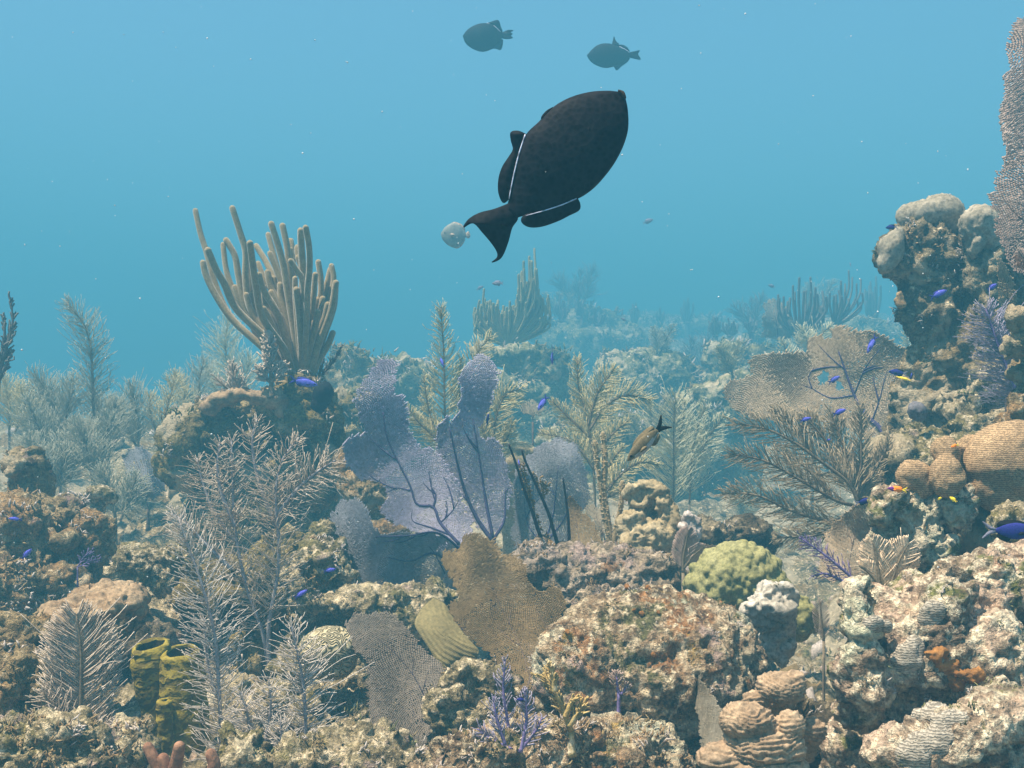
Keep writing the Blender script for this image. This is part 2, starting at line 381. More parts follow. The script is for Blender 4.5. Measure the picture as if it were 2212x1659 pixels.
# ------------------------------------------------------------------ builders
def rough_rock(V, F, size, seed, amp=1., fine=1., lump=0):
    n = vnormals(V, F)
    p = V/size
    d = .16*amp*fbm(p*1.6+seed*3.7, 3, seed) + .07*amp*fbm(p*4.5, 3, seed+5, .6, True)
    d = d*size
    if lump: d = d+lump*(.55-worley(V/ (lump*4), seed))
    V = V+n*d[:, None]; n = vnormals(V, F)
    e = .015*fine*fbm(V*24, 4, seed+9, .65)+.007*fine*fbm(V*62, 3, seed+3, .7, True)-.012*fine*np.clip(fbm(V*17, 3, seed+4)-.12, 0, 1)*3
    return V+n*e[:, None], n
def tufts(mb, V, N, count, size, seed, mats, up=.0):
    """small curled algae blades rooted on a rock's skin; mats: material slots to choose from"""
    r = np.random.default_rng(seed)
    ok = np.nonzero(N[:, 2] > up-.3)[0]
    if not len(ok): return
    cl = r.choice(ok, max(6, count//14))
    idx = []
    for c in cl: idx.append(np.full(14, c))
    c = np.concatenate(idx)[:count]; n = len(c)
    base = V[c]+r.normal(0, size*1.0, (n, 3))*(1-np.abs(N[c])*.8)
    d0 = unit(N[c]+r.normal(0, .6, (n, 3))+np.array([0, 0, .3])); d1 = unit(d0+r.normal(0, .8, (n, 3)))
    L = size*r.uniform(.5, 1.5, n)
    s = np.array([0, .5, 1.])[None, :, None]
    pts = base[:, None]-d0[:, None]*size*.3+L[:, None, None]*(d0[:, None]*s+(d1-d0)[:, None]*s*s/2)
    R = (size*r.uniform(.10, .22, n))[:, None]*np.array([1, .9, .35])
    which = r.integers(0, len(mats), len(cl)).repeat(14)[:n]
    for k, m in enumerate(mats):
        w = which == k
        if w.any(): strands(mb, pts[w], R[w], 3, m)
def rock(name, label, cat, Y, blobs, mat, voxel=.008, amp=1., fine=1., lump=0, turf=0, tsize=.012, tm=('turf_a', 'turf_w'), group=None, seed=None, parent=None, v='f', size=None, ground=True):
    ground = ground and parent is None
    seed = seed if seed is not None else len(bpy.data.objects)
    blobs = T(v, blobs) if v != 'f' else blobs
    if v != 'f': k = VIEW[v][2]; blobs = [(b[0], b[1], b[2]*k, b[3]*k)+tuple(b[4:]) for b in blobs]
    V, F = blob_shell(blobs, Y)
    if ground:                                 # carry the rock down to the sea floor
        cx, cy = (V[:, 0].min()+V[:, 0].max())/2, (V[:, 1].min()+V[:, 1].max())/2
        zb = V[:, 2].min(); zf = float(floor_z(cx, cy))-.08*max(1, Y/4)
        h = V[:, 2].max()-zb
        if zb > zf-.02:
            iv, jf = ico(3); a = .44*np.ptp(V[:, 0]); top = zb+.35*h
            V = np.vstack([V, iv*np.array([a, .48*np.ptp(V[:, 1]), (top-zf)/2+.03])+np.array([cx, cy, (top+zf)/2])]); F = np.vstack([F, jf+len(V)-len(iv)])
    V, F = fuse(V, F, voxel*(.8 if Y < 3.2 and fine > .6 else 1))
    sz = size or .5*float(np.mean(np.ptp(V, axis=0)))
    V, N = rough_rock(V, F, sz, seed, amp, fine, lump)
    mb = MB(); n0 = len(V); mb.V.append(V); mb.n = n0
    for f in F: mb.F.append((f, 0))
    mats = [MT[mat]]+[MT[t] for t in tm] if turf else [MT[mat]]
    if turf: tufts(mb, V, N, turf, tsize, seed+77, list(range(1, len(mats))))
    org = np.array([V[:, 0].mean(), V[:, 1].mean(), V[:, 2].min()]) if parent is None else np.array(parent.location)
    o = mb.build(name, mats, org, parent)
    return tag(o, label, cat, group)
def ground_hit(p):
    """height of whatever lies under p"""
    dg = bpy.context.evaluated_depsgraph_get()
    h = sc.ray_cast(dg, mathutils.Vector((float(p[0]), float(p[1]), float(p[2])+.004)), mathutils.Vector((0, 0, -1)))
    return h[1].z if h[0] else None
def foot(mb, p, r, m=0):
    """stem continued down to what carries it, with a flared holdfast"""
    z = ground_hit(p)
    if z is None or p[2]-z > 1.2: return
    q = np.array([p[0], p[1], z-.01]); dz = p[2]-q[2]
    pts = [q, q+(p-q)*.25, q+(p-q)*.6, p] if dz > .02 else [p-np.array([0, 0, .02]), p]
    tube(mb, pts, [r*2.2, r*1.2, r, r], 6, 6, m)
def P3(pts, Y, tilt=0.):
    """picture polyline -> world; points may carry their own depth offset; tilt leans the top away"""
    z0 = P(pts[0][0], pts[0][1], Y)[2]
    out = []
    for q in pts:
        d = q[2] if len(q) > 2 else 0
        w_ = P(q[0], q[1], Y+d)
        if tilt: w_ = P(q[0], q[1], Y+d+tilt*(w_[2]-z0))
        out.append(w_)
    return np.array(out)
PROF = dict(leaf=lambda t: .35+.65*np.sin(np.pi*np.clip(t*.95+.08, 0, 1))**.8, even=lambda t: .9-.55*np.clip((t-.7)/.3, 0, 1)+0*t,
            tri=lambda t: 1.0-.75*t, top=lambda t: .45+.55*t-.5*np.clip((t-.85)/.15, 0, 1))
def frond_mesh(stem3, L, n, r, rng, ang=48, curl=.35, t0=.12, prof='leaf', out=.5, lean=(0, 0, .25), K=6, wig=.06, sides=3, droop=0, mess=.2):
    """one feather: branchlets down both sides of a stem"""
    st = spline(stem3, 80); tg = unit(np.gradient(st, axis=0))
    t = np.sort(rng.uniform(t0, 1, n)) if n > 8 and mess > .1 else np.linspace(t0, 1, n)
    i = np.clip((t*79).astype(int), 0, 79); f = (t*79-i)[:, None]
    b = st[i]+(st[np.minimum(i+1, 79)]-st[i])*f; tt = tg[i]
    side = unit(np.cross(tt, np.array([0, 1., 0]))); dep = np.cross(side, tt)
    sg = np.where(np.arange(n) % 2, 1, -1)
    ph = rng.normal(0, out, n)
    S = side*(sg*np.cos(ph))[:, None]+dep*(np.sin(ph))[:, None]
    a = np.radians(ang+rng.normal(0, 40*mess, n))*(1-.45*np.clip((t-.8)/.2, 0, 1))
    d0 = unit(tt*np.cos(a)[:, None]+S*np.sin(a)[:, None])
    surge = rng.normal(0, .9*mess, 3)*np.array([1, .6, .5])
    d1 = unit(d0+curl*tt+surge+np.array(lean)+rng.normal(0, mess, (n, 3))-droop*np.array([0, 0, 1.])*rng.uniform(.3, 1, n)[:, None])
    ln = L*1.25*PROF[prof](t)*(rng.uniform(.72, 1.12, n) if mess > .1 else rng.uniform(.94, 1.04, n))*np.where(rng.random(n) < .35*mess, rng.uniform(1.2, 1.7, n), 1)
    s = np.linspace(0, 1, K)[None, :, None]
    pts = b[:, None]+ln[:, None, None]*(d0[:, None]*s+(d1-d0)[:, None]*s*s*.45)
    pts = pts+(rng.normal(0, wig*1.5, (n, 1, 3))*ln[:, None, None])*np.sin(s*5+rng.uniform(0, 6, (n, 1, 1)))*s
    R = r*rng.uniform(.8, 1.15, (n, 1))*np.linspace(1, .62, K)[None]
    mb = MB(); strands(mb, pts, R, sides); return mb
def plume(name, label, cat, Y, fronds, mat, smat, r=.0028, sr=.006, group=None, seed=None, v='f', part='branchlets', tilt=0., dr=.0, mul=1.8):
    """feathery colony: fronds = (stem polyline base->tip, branchlet length px, count, options)"""
    seed = seed if seed is not None else len(bpy.data.objects); rng = np.random.default_rng(seed)
    b0 = P3(T(v, [fronds[0][0][0]]), Y)[0]
    root = empty(name, b0, label, cat, group); k = VIEW[v][2]; first = True
    for pts, L, n, *o in fronds:
        o = dict(o[0]) if o else {}
        y = Y+o.pop('dy', rng.normal(0, dr)); smul = o.pop('sr', 1.)
        p3 = P3(T(v, pts), y, o.pop('tilt', tilt)); n = int(n*mul)
        sm = MB(); tube(sm, p3, [sr*smul, sr*.8*smul, sr*.35*smul], 6, 20)
        if first or o.pop('foot', False): foot(sm, p3[0], sr*smul)
        o.pop('foot', None)
        first = False
        so_ = sm.build('stem', MT[smat], b0, root)
        bm_ = frond_mesh(p3, L*k*y/FPX, n, r, rng, **o)
        bm_.build(part, MT[mat], b0, so_)
    return root
def net(poly, base, s, rng, lat=.9, jit=.14, hole=None):
    """meshwork of a sea fan in picture units: rays that fork as they leave the base, linked sideways"""
    poly = np.asarray(poly, float)[:, :2]; bx, by = base
    d = poly-np.array(base); rmax = np.hypot(d[:, 0], d[:, 1]).max()*1.02
    rings = []; nk = 8; r = s*2.2; k = 0; edges = []; pos = []; cnt = 0; prev = None
    while r < rmax:
        dbl = False
        while 2*math.pi*r/nk > 1.55*s: nk *= 2; dbl = True
        a = (np.arange(nk)+rng.uniform(-jit, jit, nk))*2*math.pi/nk+.35*math.sin(k*.07)
        rr = r+rng.uniform(-jit, jit, nk)*s
        q = np.stack([bx+rr*np.cos(a), by+rr*np.sin(a)], 1); idx = cnt+np.arange(nk)
        pos.append(q); cnt += nk
        if prev is not None:
            par = prev[(np.arange(nk)*len(prev))//nk]
            edges.append(np.stack([par, idx], 1))
        m = rng.random(nk) < lat
        edges.append(np.stack([idx, np.roll(idx, -1)], 1)[m])
        prev = idx; r += s; k += 1
    pos = np.concatenate(pos); e = np.concatenate(edges)
    ins = inpoly(pos[:, 0], pos[:, 1], poly)
    for h in hole or []: ins &= ~inpoly(pos[:, 0], pos[:, 1], h)
    keep = ins[e[:, 0]] & (ins[e[:, 1]] | (rng.random(len(e)) < .6)) & (rng.random(len(e)) < .985)
    return pos, e[keep], ins
def fan(name, label, Y, poly, base, mat, vmat, s=6.5, thick=.42, veins=(), vr=.006, bend=.03, tilt=(0, 0), seed=None, v='f', cat='sea fan', group=None, hole=None, lat=.9, fill=True, waves=2.5):
    seed = seed if seed is not None else len(bpy.data.objects); rng = np.random.default_rng(seed)
    s = s*.68; poly = np.array(T(v, poly)); base = T(v, [base])[0][:2]; hole = [np.array(T(v, h)) for h in hole or []]
    veins = [T(v, q) for q in veins]
    # roughen the outline
    pp = []
    for i in range(len(poly)):
        a, b = poly[i], poly[(i+1) % len(poly)]; n = max(2, int(np.hypot(*(b-a))/7))
        for t in np.arange(n)/n: pp.append(a+(b-a)*t+rng.normal(0, 2.4, 2))
    pos, e, ins = net(pp, base, s, rng, lat, hole=hole)
    ext = np.ptp(poly, axis=0).max(); ph = rng.uniform(0, 6, 4)
    def dep(q):
        u = (q[:, 0]-base[0])/ext; w_ = (base[1]-q[:, 1])/ext
        return Y+tilt[0]*u+tilt[1]*w_+bend*(np.sin(waves*2.1*u+ph[0])+np.sin(waves*1.7*w_+ph[1])+.5*np.sin(waves*5*u+waves*2*w_+ph[2]))
    def W(q): y = dep(q); return np.stack([(q[:, 0]-1106)/FPX*y, y, (829.5-q[:, 1])/FPX*y], 1)
    p3 = W(pos)
    org = W(np.array([base]))[0]
    root = empty(name, org, label, cat, group)
    thick = .45 if 'lilac' in label or 'slate' in label else .47; rw = s*Y/FPX*thick; mb = MB()
    rr = rw*rng.uniform(.85, 1.15, len(e)); prisms(mb, p3[e[:, 0]], p3[e[:, 1]], rr, rr*.95)
    mb.build('meshwork', MT[mat], org, root)
    vb = MB(); foot(vb, org, vr)
    for q in veins:
        n = max(6, int(len(q)*4)); sp = spline([p[:2] for p in q], n)
        q3 = W(sp); q3[:, 1] -= rw*.6
        k0 = q[0][2] if len(q[0]) > 2 else 1.
        tube(vb, q3, [vr*k0*.55, vr*k0*.34, vr*k0*.15], 6, n)
    # finer side veins that follow the rays
    for _ in range(int(len(veins)*1.5)):
        j = rng.integers(0, len(veins)); sp = spline([p[:2] for p in veins[j]], 30); i = rng.integers(6, 26)
        a = math.atan2(*(sp[i+2]-sp[i])[::-1])+rng.choice([-1, 1])*rng.uniform(.4, .8); l = ext*rng.uniform(.08, .2)
        q = np.array([sp[i]+np.array([math.cos(a+t*.3*math.sin(j)), math.sin(a+t*.3)])*l*t for t in np.linspace(0, 1, 8)])
        if inpoly(q[-1:, 0], q[-1:, 1], poly)[0] and not any(inpoly(q[:, 0], q[:, 1], h).any() for h in hole):
            q3 = W(q); q3[:, 1] -= rw*.6; tube(vb, q3, [vr*.35, vr*.25, vr*.12], 5, 10)
    vb.build('branches', MT[vmat], org, root)
    return root
def rods(name, label, cat, Y, fingers, mat, rad, group=None, v='f', dr=.08, seed=None, part='finger', sides=8, knob=0., taper=.9, base_r=1.3, smat=None):
    """upright colony of thick fingers: fingers = polylines tip -> base"""
    seed = seed if seed is not None else len(bpy.data.objects); rng = np.random.default_rng(seed)
    allp = [T(v, f) for f in fingers]; low = max((p[-1] for p in allp), key=lambda q: q[1])
    org = P(low[0], low[1], Y); root = empty(name, org, label, cat, group)
    hb = MB(); foot(hb, org, rad*2.5); iv, jf = ico(2); hb.add(iv*np.array([rad*3, rad*3, rad*1.6])+org, jf)
    hb.build('holdfast', MT[smat or mat], org, root)
    ymin = min(p[0][1] for p in allp)
    for f in allp:
        off = rng.normal(0, dr); f = f[::-1]
        p3 = np.array([P(q[0], q[1], Y+off*np.clip((low[1]-q[1])/(low[1]-ymin), 0, 1)) for q in f])
        mb = MB(); n = max(8, 5*len(f)); rr = rad*rng.uniform(.88, 1.1)
        if knob:
            L = np.linalg.norm(np.diff(p3, axis=0), axis=1).sum(); n = max(n, int(L/(rad*.7)))
            tube(mb, p3, [rr*base_r, rr, rr*taper], sides, n, 0, True)
            m = int(L/rad*4.5); t = rng.uniform(0, 1, m); sp = spline(p3, 60); c = sp[(t*59).astype(int)]
            a = rng.uniform(0, 6.28, m); iv, jf = ico(1)
            for q, an in zip(c, a): mb.add(iv*rad*knob*rng.uniform(.7, 1.2)+q+rad*.95*np.array([math.cos(an), math.sin(an), 0]), jf)
        else: tube(mb, p3, [rr*base_r, rr, rr, rr*taper], sides, n, 0, True)
        mb.build(part, MT[mat], org, root)
    return root
def bush(name, label, cat, Y, base, spread, n, mat, rad, L, seed, group=None, levels=2, up=1.0, dr=.3, split=3, ang=(-60, 60), v='f'):
    """bushy branching gorgonian: stems fork level by level; spread/L in picture units"""
    rng = np.random.default_rng(seed); bx, by = T(v, [base])[0][:2]; k = VIEW[v][2]; org = P(bx, by, Y); sc_ = Y/FPX*k
    root = empty(name, org, label, cat, group)
    for i in range(n):
        a = math.radians(ang[0]+(ang[1]-ang[0])*(i+.5)/n+rng.normal(0, 5)); mb = MB()
        d = unit(np.array([math.sin(a), rng.normal(0, dr), math.cos(a)*up])); p = [org.copy()]; q = org.copy()
        for s_ in range(4):
            q = q+d*spread*sc_/4; p.append(q.copy()); d = unit(d+np.array([0, 0, .16])+rng.normal(0, .06, 3))
        tube(mb, p, [rad*1.3, rad, rad*.8], 6, 14)
        tips = [(spline(p, 24)[j], unit(p[-1]-p[0])) for j in rng.integers(5, 24, split*3)]
        for lv in range(levels):
            nxt = []; ps = []; l = L*sc_*(.7**lv)
            for c, dd in tips:
                e = unit(dd+rng.normal(0, .5, 3)*np.array([1, .7, .6])); f_ = unit(e+np.array([0, 0, .8]))
                s = np.linspace(0, 1, 6)[:, None]; pt = c+l*rng.uniform(.6, 1.2)*(e*s+(f_-e)*s*s/2); ps.append(pt)
                if lv+1 < levels:
                    for j in rng.integers(1, 5, split): nxt.append((pt[j], unit(pt[j+1]-pt[j])))
            ps = np.array(ps); strands(mb, ps, np.full((len(ps), 6), rad*.62*(.8**lv))*np.linspace(1, .8, 6), 4)
            tips = nxt
        if i == 0: foot(mb, org, rad)
        mb.build('branch', MT[mat], org, root)
    return root
def sheet(mb, outline, center, Y, thick, fn=None, rings=14, segs=72, tilt=(0, 0), m=0, v='f'):
    """solid plate with a star-shaped outline; fn(r, angle, px, py) lifts the surface (metres towards the viewer)"""
    o = np.array(T(v, outline))[:, :2]; c = np.array(T(v, [center])[0][:2])
    o = spline(np.vstack([o, o[:1]]), segs+1)[:-1]
    r = np.linspace(0, 1, rings+1)[1:]
    g = c+(o-c)[None]*r[:, None, None]; q = np.vstack([c[None], g.reshape(-1, 2)])
    rad = np.concatenate([[0], r.repeat(segs)]); an = np.concatenate([[0], np.tile(np.arange(segs)/segs*2*math.pi, rings)])
    y = Y+tilt[0]*(q[:, 0]-c[0])*Y/FPX+tilt[1]*(c[1]-q[:, 1])*Y/FPX
    up = fn(rad, an, q[:, 0], q[:, 1]) if fn else 0*rad
    th = thick*np.sqrt(np.clip(1-rad**4, 0.02, 1))
    W = lambda d: np.stack([(q[:, 0]-1106)/FPX*d, d, (829.5-q[:, 1])/FPX*d], 1)
    A = W(y-up-th/2); B = W(y-up+th/2); n = len(q)
    idx = 1+np.arange(rings*segs).reshape(rings, segs); nx = np.roll(idx, -1, 1)
    quads = np.stack([idx[:-1], nx[:-1], nx[1:], idx[1:]], -1).reshape(-1, 4)
    tri = np.stack([np.zeros(segs, int), nx[0], idx[0]], 1)
    rim = np.stack([idx[-1], nx[-1], nx[-1]+n, idx[-1]+n], 1)
    mb.add(np.vstack([A, B]), np.vstack([quads[:, ::-1], quads+n, rim]), m)
    mb.F.append((np.vstack([tri[:, ::-1], tri+n])+mb.n-2*n, m))
# ---- fish
def loft(mb, top, bot, wid, seg=16, m=0):
    """body skin through pairs of back and belly points, wid = half thickness along the third axis"""
    top = np.asarray(top, float); bot = np.asarray(bot, float); wid = np.asarray(wid, float)
    n = 6*len(top); t = spline(top, n); b = spline(bot, n); w_ = np.interp(np.linspace(0, 1, n), np.linspace(0, 1, len(wid)), wid)
    a = np.arange(seg)*2*math.pi/seg
    c = (t+b)/2; h = (t-b)/2
    V = c[:, None, :]+h[:, None, :]*np.cos(a)[None, :, None]
    V = np.stack([V[..., 0], np.sin(a)[None]*w_[:, None], V[..., 1]], -1)
    idx = np.arange(n*seg).reshape(n, seg); nx = np.roll(idx, -1, 1)
    q = np.stack([idx[:-1], nx[:-1], nx[1:], idx[1:]], -1).reshape(-1, 4)
    mb.add(V.reshape(-1, 3), q, m)
    mb.F.append((np.vstack([idx[0][::-1], idx[-1]])+mb.n-n*seg, m))
def fin(mb, outline, t=.0012, m=0, center=None, y=0., bow=0.):
    """thin blade of any outline, bevelled towards its rim"""
    o = np.asarray(outline, float); n = max(24, 6*len(o)); o = spline(np.vstack([o, o[:1]]), n+1)[:-1]
    tri = np.array(mathutils.geometry.tessellate_polygon([[mathutils.Vector((p[0], p[1], 0)) for p in o]]))
    c = o.mean(0); r = np.linalg.norm(o-c, axis=1); yy = y+bow*r/r.max()
    A = np.stack([o[:, 0], yy-t, o[:, 1]], 1); B = np.stack([o[:, 0], yy+t, o[:, 1]], 1)
    i = np.arange(n); j = np.roll(i, -1)
    mb.add(np.vstack([A, B]), np.vstack([tri, tri[:, ::-1]+n]), m); mb.F.append((np.stack([i, i+n, j+n, j], 1)+mb.n-2*n, m))
def place(o, loc, head, roll=0.):
    """point the fish: local +x is the nose; head = (right, away, up)"""
    x = mathutils.Vector(head).normalized(); z = mathutils.Vector((0, 0, 1)); y = z.cross(x)
    y = y.normalized() if y.length > .05 else mathutils.Vector((0, 1, 0)); z = x.cross(y)
    m = mathutils.Matrix((x, y, z)).transposed().to_4x4(); m = m @ mathutils.Matrix.Rotation(roll, 4, 'X'); m.translation = mathutils.Vector([float(c) for c in loc])
    o.matrix_basis = m
def dup(o, parent=None):
    c = o.copy(); COL.objects.link(c)
    if parent is not None: c.parent = parent
    for ch in list(o.children): dup(ch, c)
    return c
# ------------------------------------------------------------------ sea floor
def floor_z(x, y):
    c = np.interp(y, [.4, 1.5, 2.1, 3, 4, 6, 11, 16, 22, 35, 60, 90], [-.66, -.68, -.82, -.92, -.96, -.9, -.66, -.12, .7, 1.9, 2.6, 3])
    l = np.interp(y, [.4, 1.5, 2.1, 3, 4, 5, 8, 10, 14, 25, 60, 90], [-.66, -.68, -.80, -.80, -.74, -.66, -.42, -.9, -2.5, -6, -8, -9])
    t = np.clip((x/y+.30-.26*np.clip((y-8)/8, 0, 1))/.17, 0, 1); t = t*t*(3-2*t)
    return l*(1-t)+c*t
def make_floor():
    u = np.linspace(-1.1, 1.1, 620); d = np.exp(np.linspace(math.log(.55), math.log(85), 560))
    U, D = np.meshgrid(u, d); x = (U*D).ravel(); y = D.ravel()
    p = np.stack([x, y, np.zeros_like(x)], 1); k = np.clip(y/3, .5, 6)
    z = floor_z(x, y)
    z += .10*k*fbm(p*1.1/np.sqrt(k)[:, None], 4, 3)+.05*k*fbm(p*3.1/np.sqrt(k)[:, None], 3, 8, .6, True)
    z += (.035*(.5-worley(p*5, 4))+.040*fbm(p*14, 4, 21, .65, True)+.014*fbm(p*60, 3, 41, .7))*np.clip(2.5-y*.1, .4, 1)
    p[:, 2] = z
    idx = np.arange(len(u)*len(d)).reshape(len(d), len(u))
    q = np.stack([idx[:-1, :-1], idx[:-1, 1:], idx[1:, 1:], idx[1:, :-1]], -1).reshape(-1, 4)
    mb = MB(); mb.add(p, q); o = mb.build('sea_floor', MT['sand'], (0, 0, 0)); tag(o, kind='structure')
    return p
FLOOR = make_floor()
def scatter_rubble():
    """loose broken coral and shell bits lying on the floor"""
    r = np.random.default_rng(5); iv, jf = ico(1); mb = MB()
    near = np.nonzero((FLOOR[:, 1] < 7) & (FLOOR[:, 1] > 1.2) & (np.abs(FLOOR[:, 0]/FLOOR[:, 1]) < .6))[0]
    for i in r.choice(near, 900):
        p = FLOOR[i]; s = r.uniform(.006, .02)*(.6+.25*p[1]); q = iv*s*r.uniform(.4, 1.6, 3)*(1+.35*r.normal(0, 1, (len(iv), 1)))
        a = r.uniform(0, 6.28); c, e = math.cos(a), math.sin(a)
        q = np.stack([q[:, 0]*c-q[:, 2]*e, q[:, 1], q[:, 0]*e+q[:, 2]*c], 1)
        mb.add(q+p+np.array([0, 0, s*.3]), jf, int(r.integers(0, 4)))
    tag(mb.build('rubble', [MT[k] for k in ('rock_pale', 'turf_w', 'rock_pink', 'turf_a')], (0, 0, 0)), 'broken coral bits strewn over the reef floor', 'rubble', kind='stuff')
    mb = MB(); N = np.zeros_like(FLOOR); N[:, 2] = 1
    tufts(mb, FLOOR[near], N[near], 9000, .02, 6, [0, 1, 2, 3])
    tag(mb.build('algae_turf', [MT[k] for k in ('turf_a', 'turf_g', 'turf_w', 'turf_r')], (0, 0, 0)), 'short brown algae turf growing over the reef floor', 'algae', kind='stuff')
scatter_rubble()
# ------------------------------------------------------------------ rocks: near to far
R = 'reef_rock'; rk = 'rock'
rock('boulder', 'rust and cream crusted round boulder below the yellow finger coral', rk, 1.95, [(1395, 1460, 235, 180), (1255, 1450, 100, 120, -.08), (1530, 1430, 115, 130), (1340, 1350, 120, 75, -.02), (1470, 1360, 130, 75, .03), (1400, 1580, 240, 110)], 'rock_red', .006, .28, 1.0, turf=1600, tsize=.007, tm=('turf_r', 'turf_a', 'turf_w', 'turf_g'), seed=11)
rock('rock_ledge', 'low rusty ledge along the bottom edge under the purple bush coral', rk, 1.68, [(1030, 1630, 110, 50), (1180, 1625, 150, 75, .05), (1340, 1640, 170, 95, .08), (950, 1680, 90, 50, -.03)], 'rock_red', .006, .8, 1.5, turf=1800, tsize=.011, tm=('turf_r', 'turf_a', 'turf_w'), seed=12)
rock('rock_ledge', 'knobbly mauve ledge behind the boulder, under the tan sponge', rk, 2.65, [(1150, 1215, 55, 45), (1245, 1240, 90, 50), (1370, 1240, 105, 48), (1320, 1220, 80, 38), (1430, 1265, 55, 40), (1300, 1300, 150, 60)], 'rock_mauve', .008, .8, 1.8, turf=1500, tsize=.012, tm=('turf_a', 'turf_r', 'turf_w'), seed=13)
rock('rock_spur', 'small brown dead spur at the foot of the bare branches', rk, 2.68, [(1172, 1195, 22, 28), (1205, 1215, 25, 18)], 'rock_brown', .007, .8, 1.2, turf=200, tsize=.01, seed=14)
rock('rock_ridge', 'dark crusted ridge behind the yellow finger coral', rk, 3.0, [(1540, 1155, 55, 26), (1600, 1150, 60, 26), (1650, 1175, 30, 22), (1580, 1200, 90, 40)], 'rock_dark', .009, .9, 1.5, turf=500, tsize=.014, seed=15)
rock('stone_lump', 'white knob perched beside the tan sponge', rk, 2.75, [(1492, 1118, 20, 15), (1505, 1130, 17, 18), (1490, 1150, 24, 26)], 'turf_w', .006, .5, .8, seed=16)
rock('reef_block', 'large pale pink crusted block filling the bottom right corner', rk, 1.6, [(2000, 1400, 150, 110), (1850, 1330, 48, 75, -.04), (2130, 1300, 130, 110, .06), (1855, 1470, 52, 110, -.05), (2160, 1470, 120, 110, -.03), (1960, 1300, 100, 50, .05), (2210, 1240, 90, 80, .12), (2120, 1420, 130, 90, -.03), (2040, 1300, 60, 60, -.03)], 'rock_pink', .006, .8, 1.1, turf=1500, tsize=.006, tm=('turf_w', 'turf_g', 'turf_a', 'turf_w'), seed=17)
rock('rock_shelf', 'slanting pale shelf in the bottom right corner under grey plate coral', rk, 1.4, [(2050, 1600, 150, 60, 0, .8, 18), (1980, 1640, 110, 60), (2140, 1560, 120, 45, .02, .9, 25), (2190, 1530, 80, 40, .05)], 'rock_pink', .006, .5, 1.2, turf=500, tsize=.007, tm=('turf_w', 'turf_g'), seed=18)
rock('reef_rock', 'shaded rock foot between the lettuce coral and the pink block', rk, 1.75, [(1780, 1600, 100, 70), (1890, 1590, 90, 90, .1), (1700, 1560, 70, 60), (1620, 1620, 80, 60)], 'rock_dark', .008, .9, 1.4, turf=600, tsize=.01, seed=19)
rock('reef_rock', 'mauve and white crusted rock under the brown star corals', rk, 2.0, [(1970, 1140, 62, 70), (1925, 1090, 36, 36, -.03), (2000, 1200, 55, 55), (1920, 1180, 30, 40), (2040, 1100, 50, 40), (1990, 1250, 80, 60, .05)], 'rock_pink', .006, .9, 1.5, turf=900, tsize=.009, tm=('turf_w', 'turf_a', 'turf_w'), seed=20)
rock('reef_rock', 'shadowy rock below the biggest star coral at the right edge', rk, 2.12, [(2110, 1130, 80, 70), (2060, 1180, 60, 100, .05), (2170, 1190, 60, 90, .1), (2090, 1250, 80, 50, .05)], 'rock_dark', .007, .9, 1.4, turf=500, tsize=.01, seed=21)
rock('stone_lump', 'yellowish white lump above the dark blue fish at the right edge', rk, 1.8, [(2195, 1110, 44, 32), (2170, 1135, 32, 34), (2215, 1150, 40, 40)], 'rock_pale', .006, .8, 1.2, turf=250, tsize=.008, tm=('turf_w', 'turf_g'), seed=22)
rock('rock_slope', 'pale rubble slope between the dark pillar and the star corals', rk, 2.95, [(2060, 880, 55, 45), (1985, 965, 60, 55), (2100, 950, 100, 65, -.05), (1945, 1000, 45, 40, -.1), (2150, 850, 60, 60, .1), (2050, 1000, 120, 50, -.15), (2180, 930, 60, 60), (1960, 1050, 60, 30, -.1)], 'rock_pale', .009, 1.0, 1.8, turf=900, tsize=.013, tm=('turf_w', 'turf_g', 'turf_a'), seed=23)
pil = rock('reef_pillar', 'tall dark rock pillar with pale rounded caps, right of the big fan', 'rock pillar', 3.2, [(1985, 560, 78, 95), (1925, 560, 30, 50, -.03), (2040, 540, 50, 70), (2010, 660, 75, 90), (1975, 620, 50, 60), (2045, 760, 52, 90), (2020, 730, 50, 70), (2065, 830, 60, 60)], 'rock_pillar', .010, .8, 1.8, turf=1600, tsize=.014, tm=('turf_a', 'turf_w', 'turf_r', 'turf_g'), seed=24)
rock('cap', None, None, 3.17, [(1990, 465, 42, 32), (2030, 455, 50, 36), (2055, 470, 28, 36), (1957, 470, 20, 26), (1960, 510, 22, 30)], 'pillarcap', .009, .35, .5, parent=pil, seed=25)
rock('cap', None, None, 3.12, [(1925, 540, 26, 36), (1938, 510, 16, 22), (1915, 565, 20, 26)], 'pillarcap', .009, .35, .5, parent=pil, seed=26)
p2 = rock('reef_pillar', 'narrow rock pillar with a pitted pale top beneath the edge fan', 'rock pillar', 3.1, [(2125, 590, 40, 110), (2120, 700, 36, 120), (2130, 820, 50, 90), (2170, 560, 50, 90, .1), (2200, 650, 60, 130, .12), (2190, 800, 60, 90, .1)], 'rock_pillar', .010, .8, 1.6, turf=1000, tsize=.013, tm=('turf_a', 'turf_w', 'turf_g'), seed=27)
rock('cap', None, None, 3.05, [(2120, 480, 44, 36), (2145, 500, 30, 40), (2090, 500, 16, 22), (2105, 520, 18, 40)], 'pillarcap', .009, .4, .8, parent=p2, seed=28)
rock('stone_lump', 'pinkish brown crag at the right edge beside the purple bush', rk, 2.3, [(2200, 690, 26, 24), (2205, 745, 36, 30), (2190, 760, 20, 20), (2215, 820, 30, 60, .05), (2212, 720, 26, 60, .05)], 'rock_brown', .008, 1., 1.4, turf=300, tsize=.01, tm=('turf_w', 'turf_r'), seed=29)
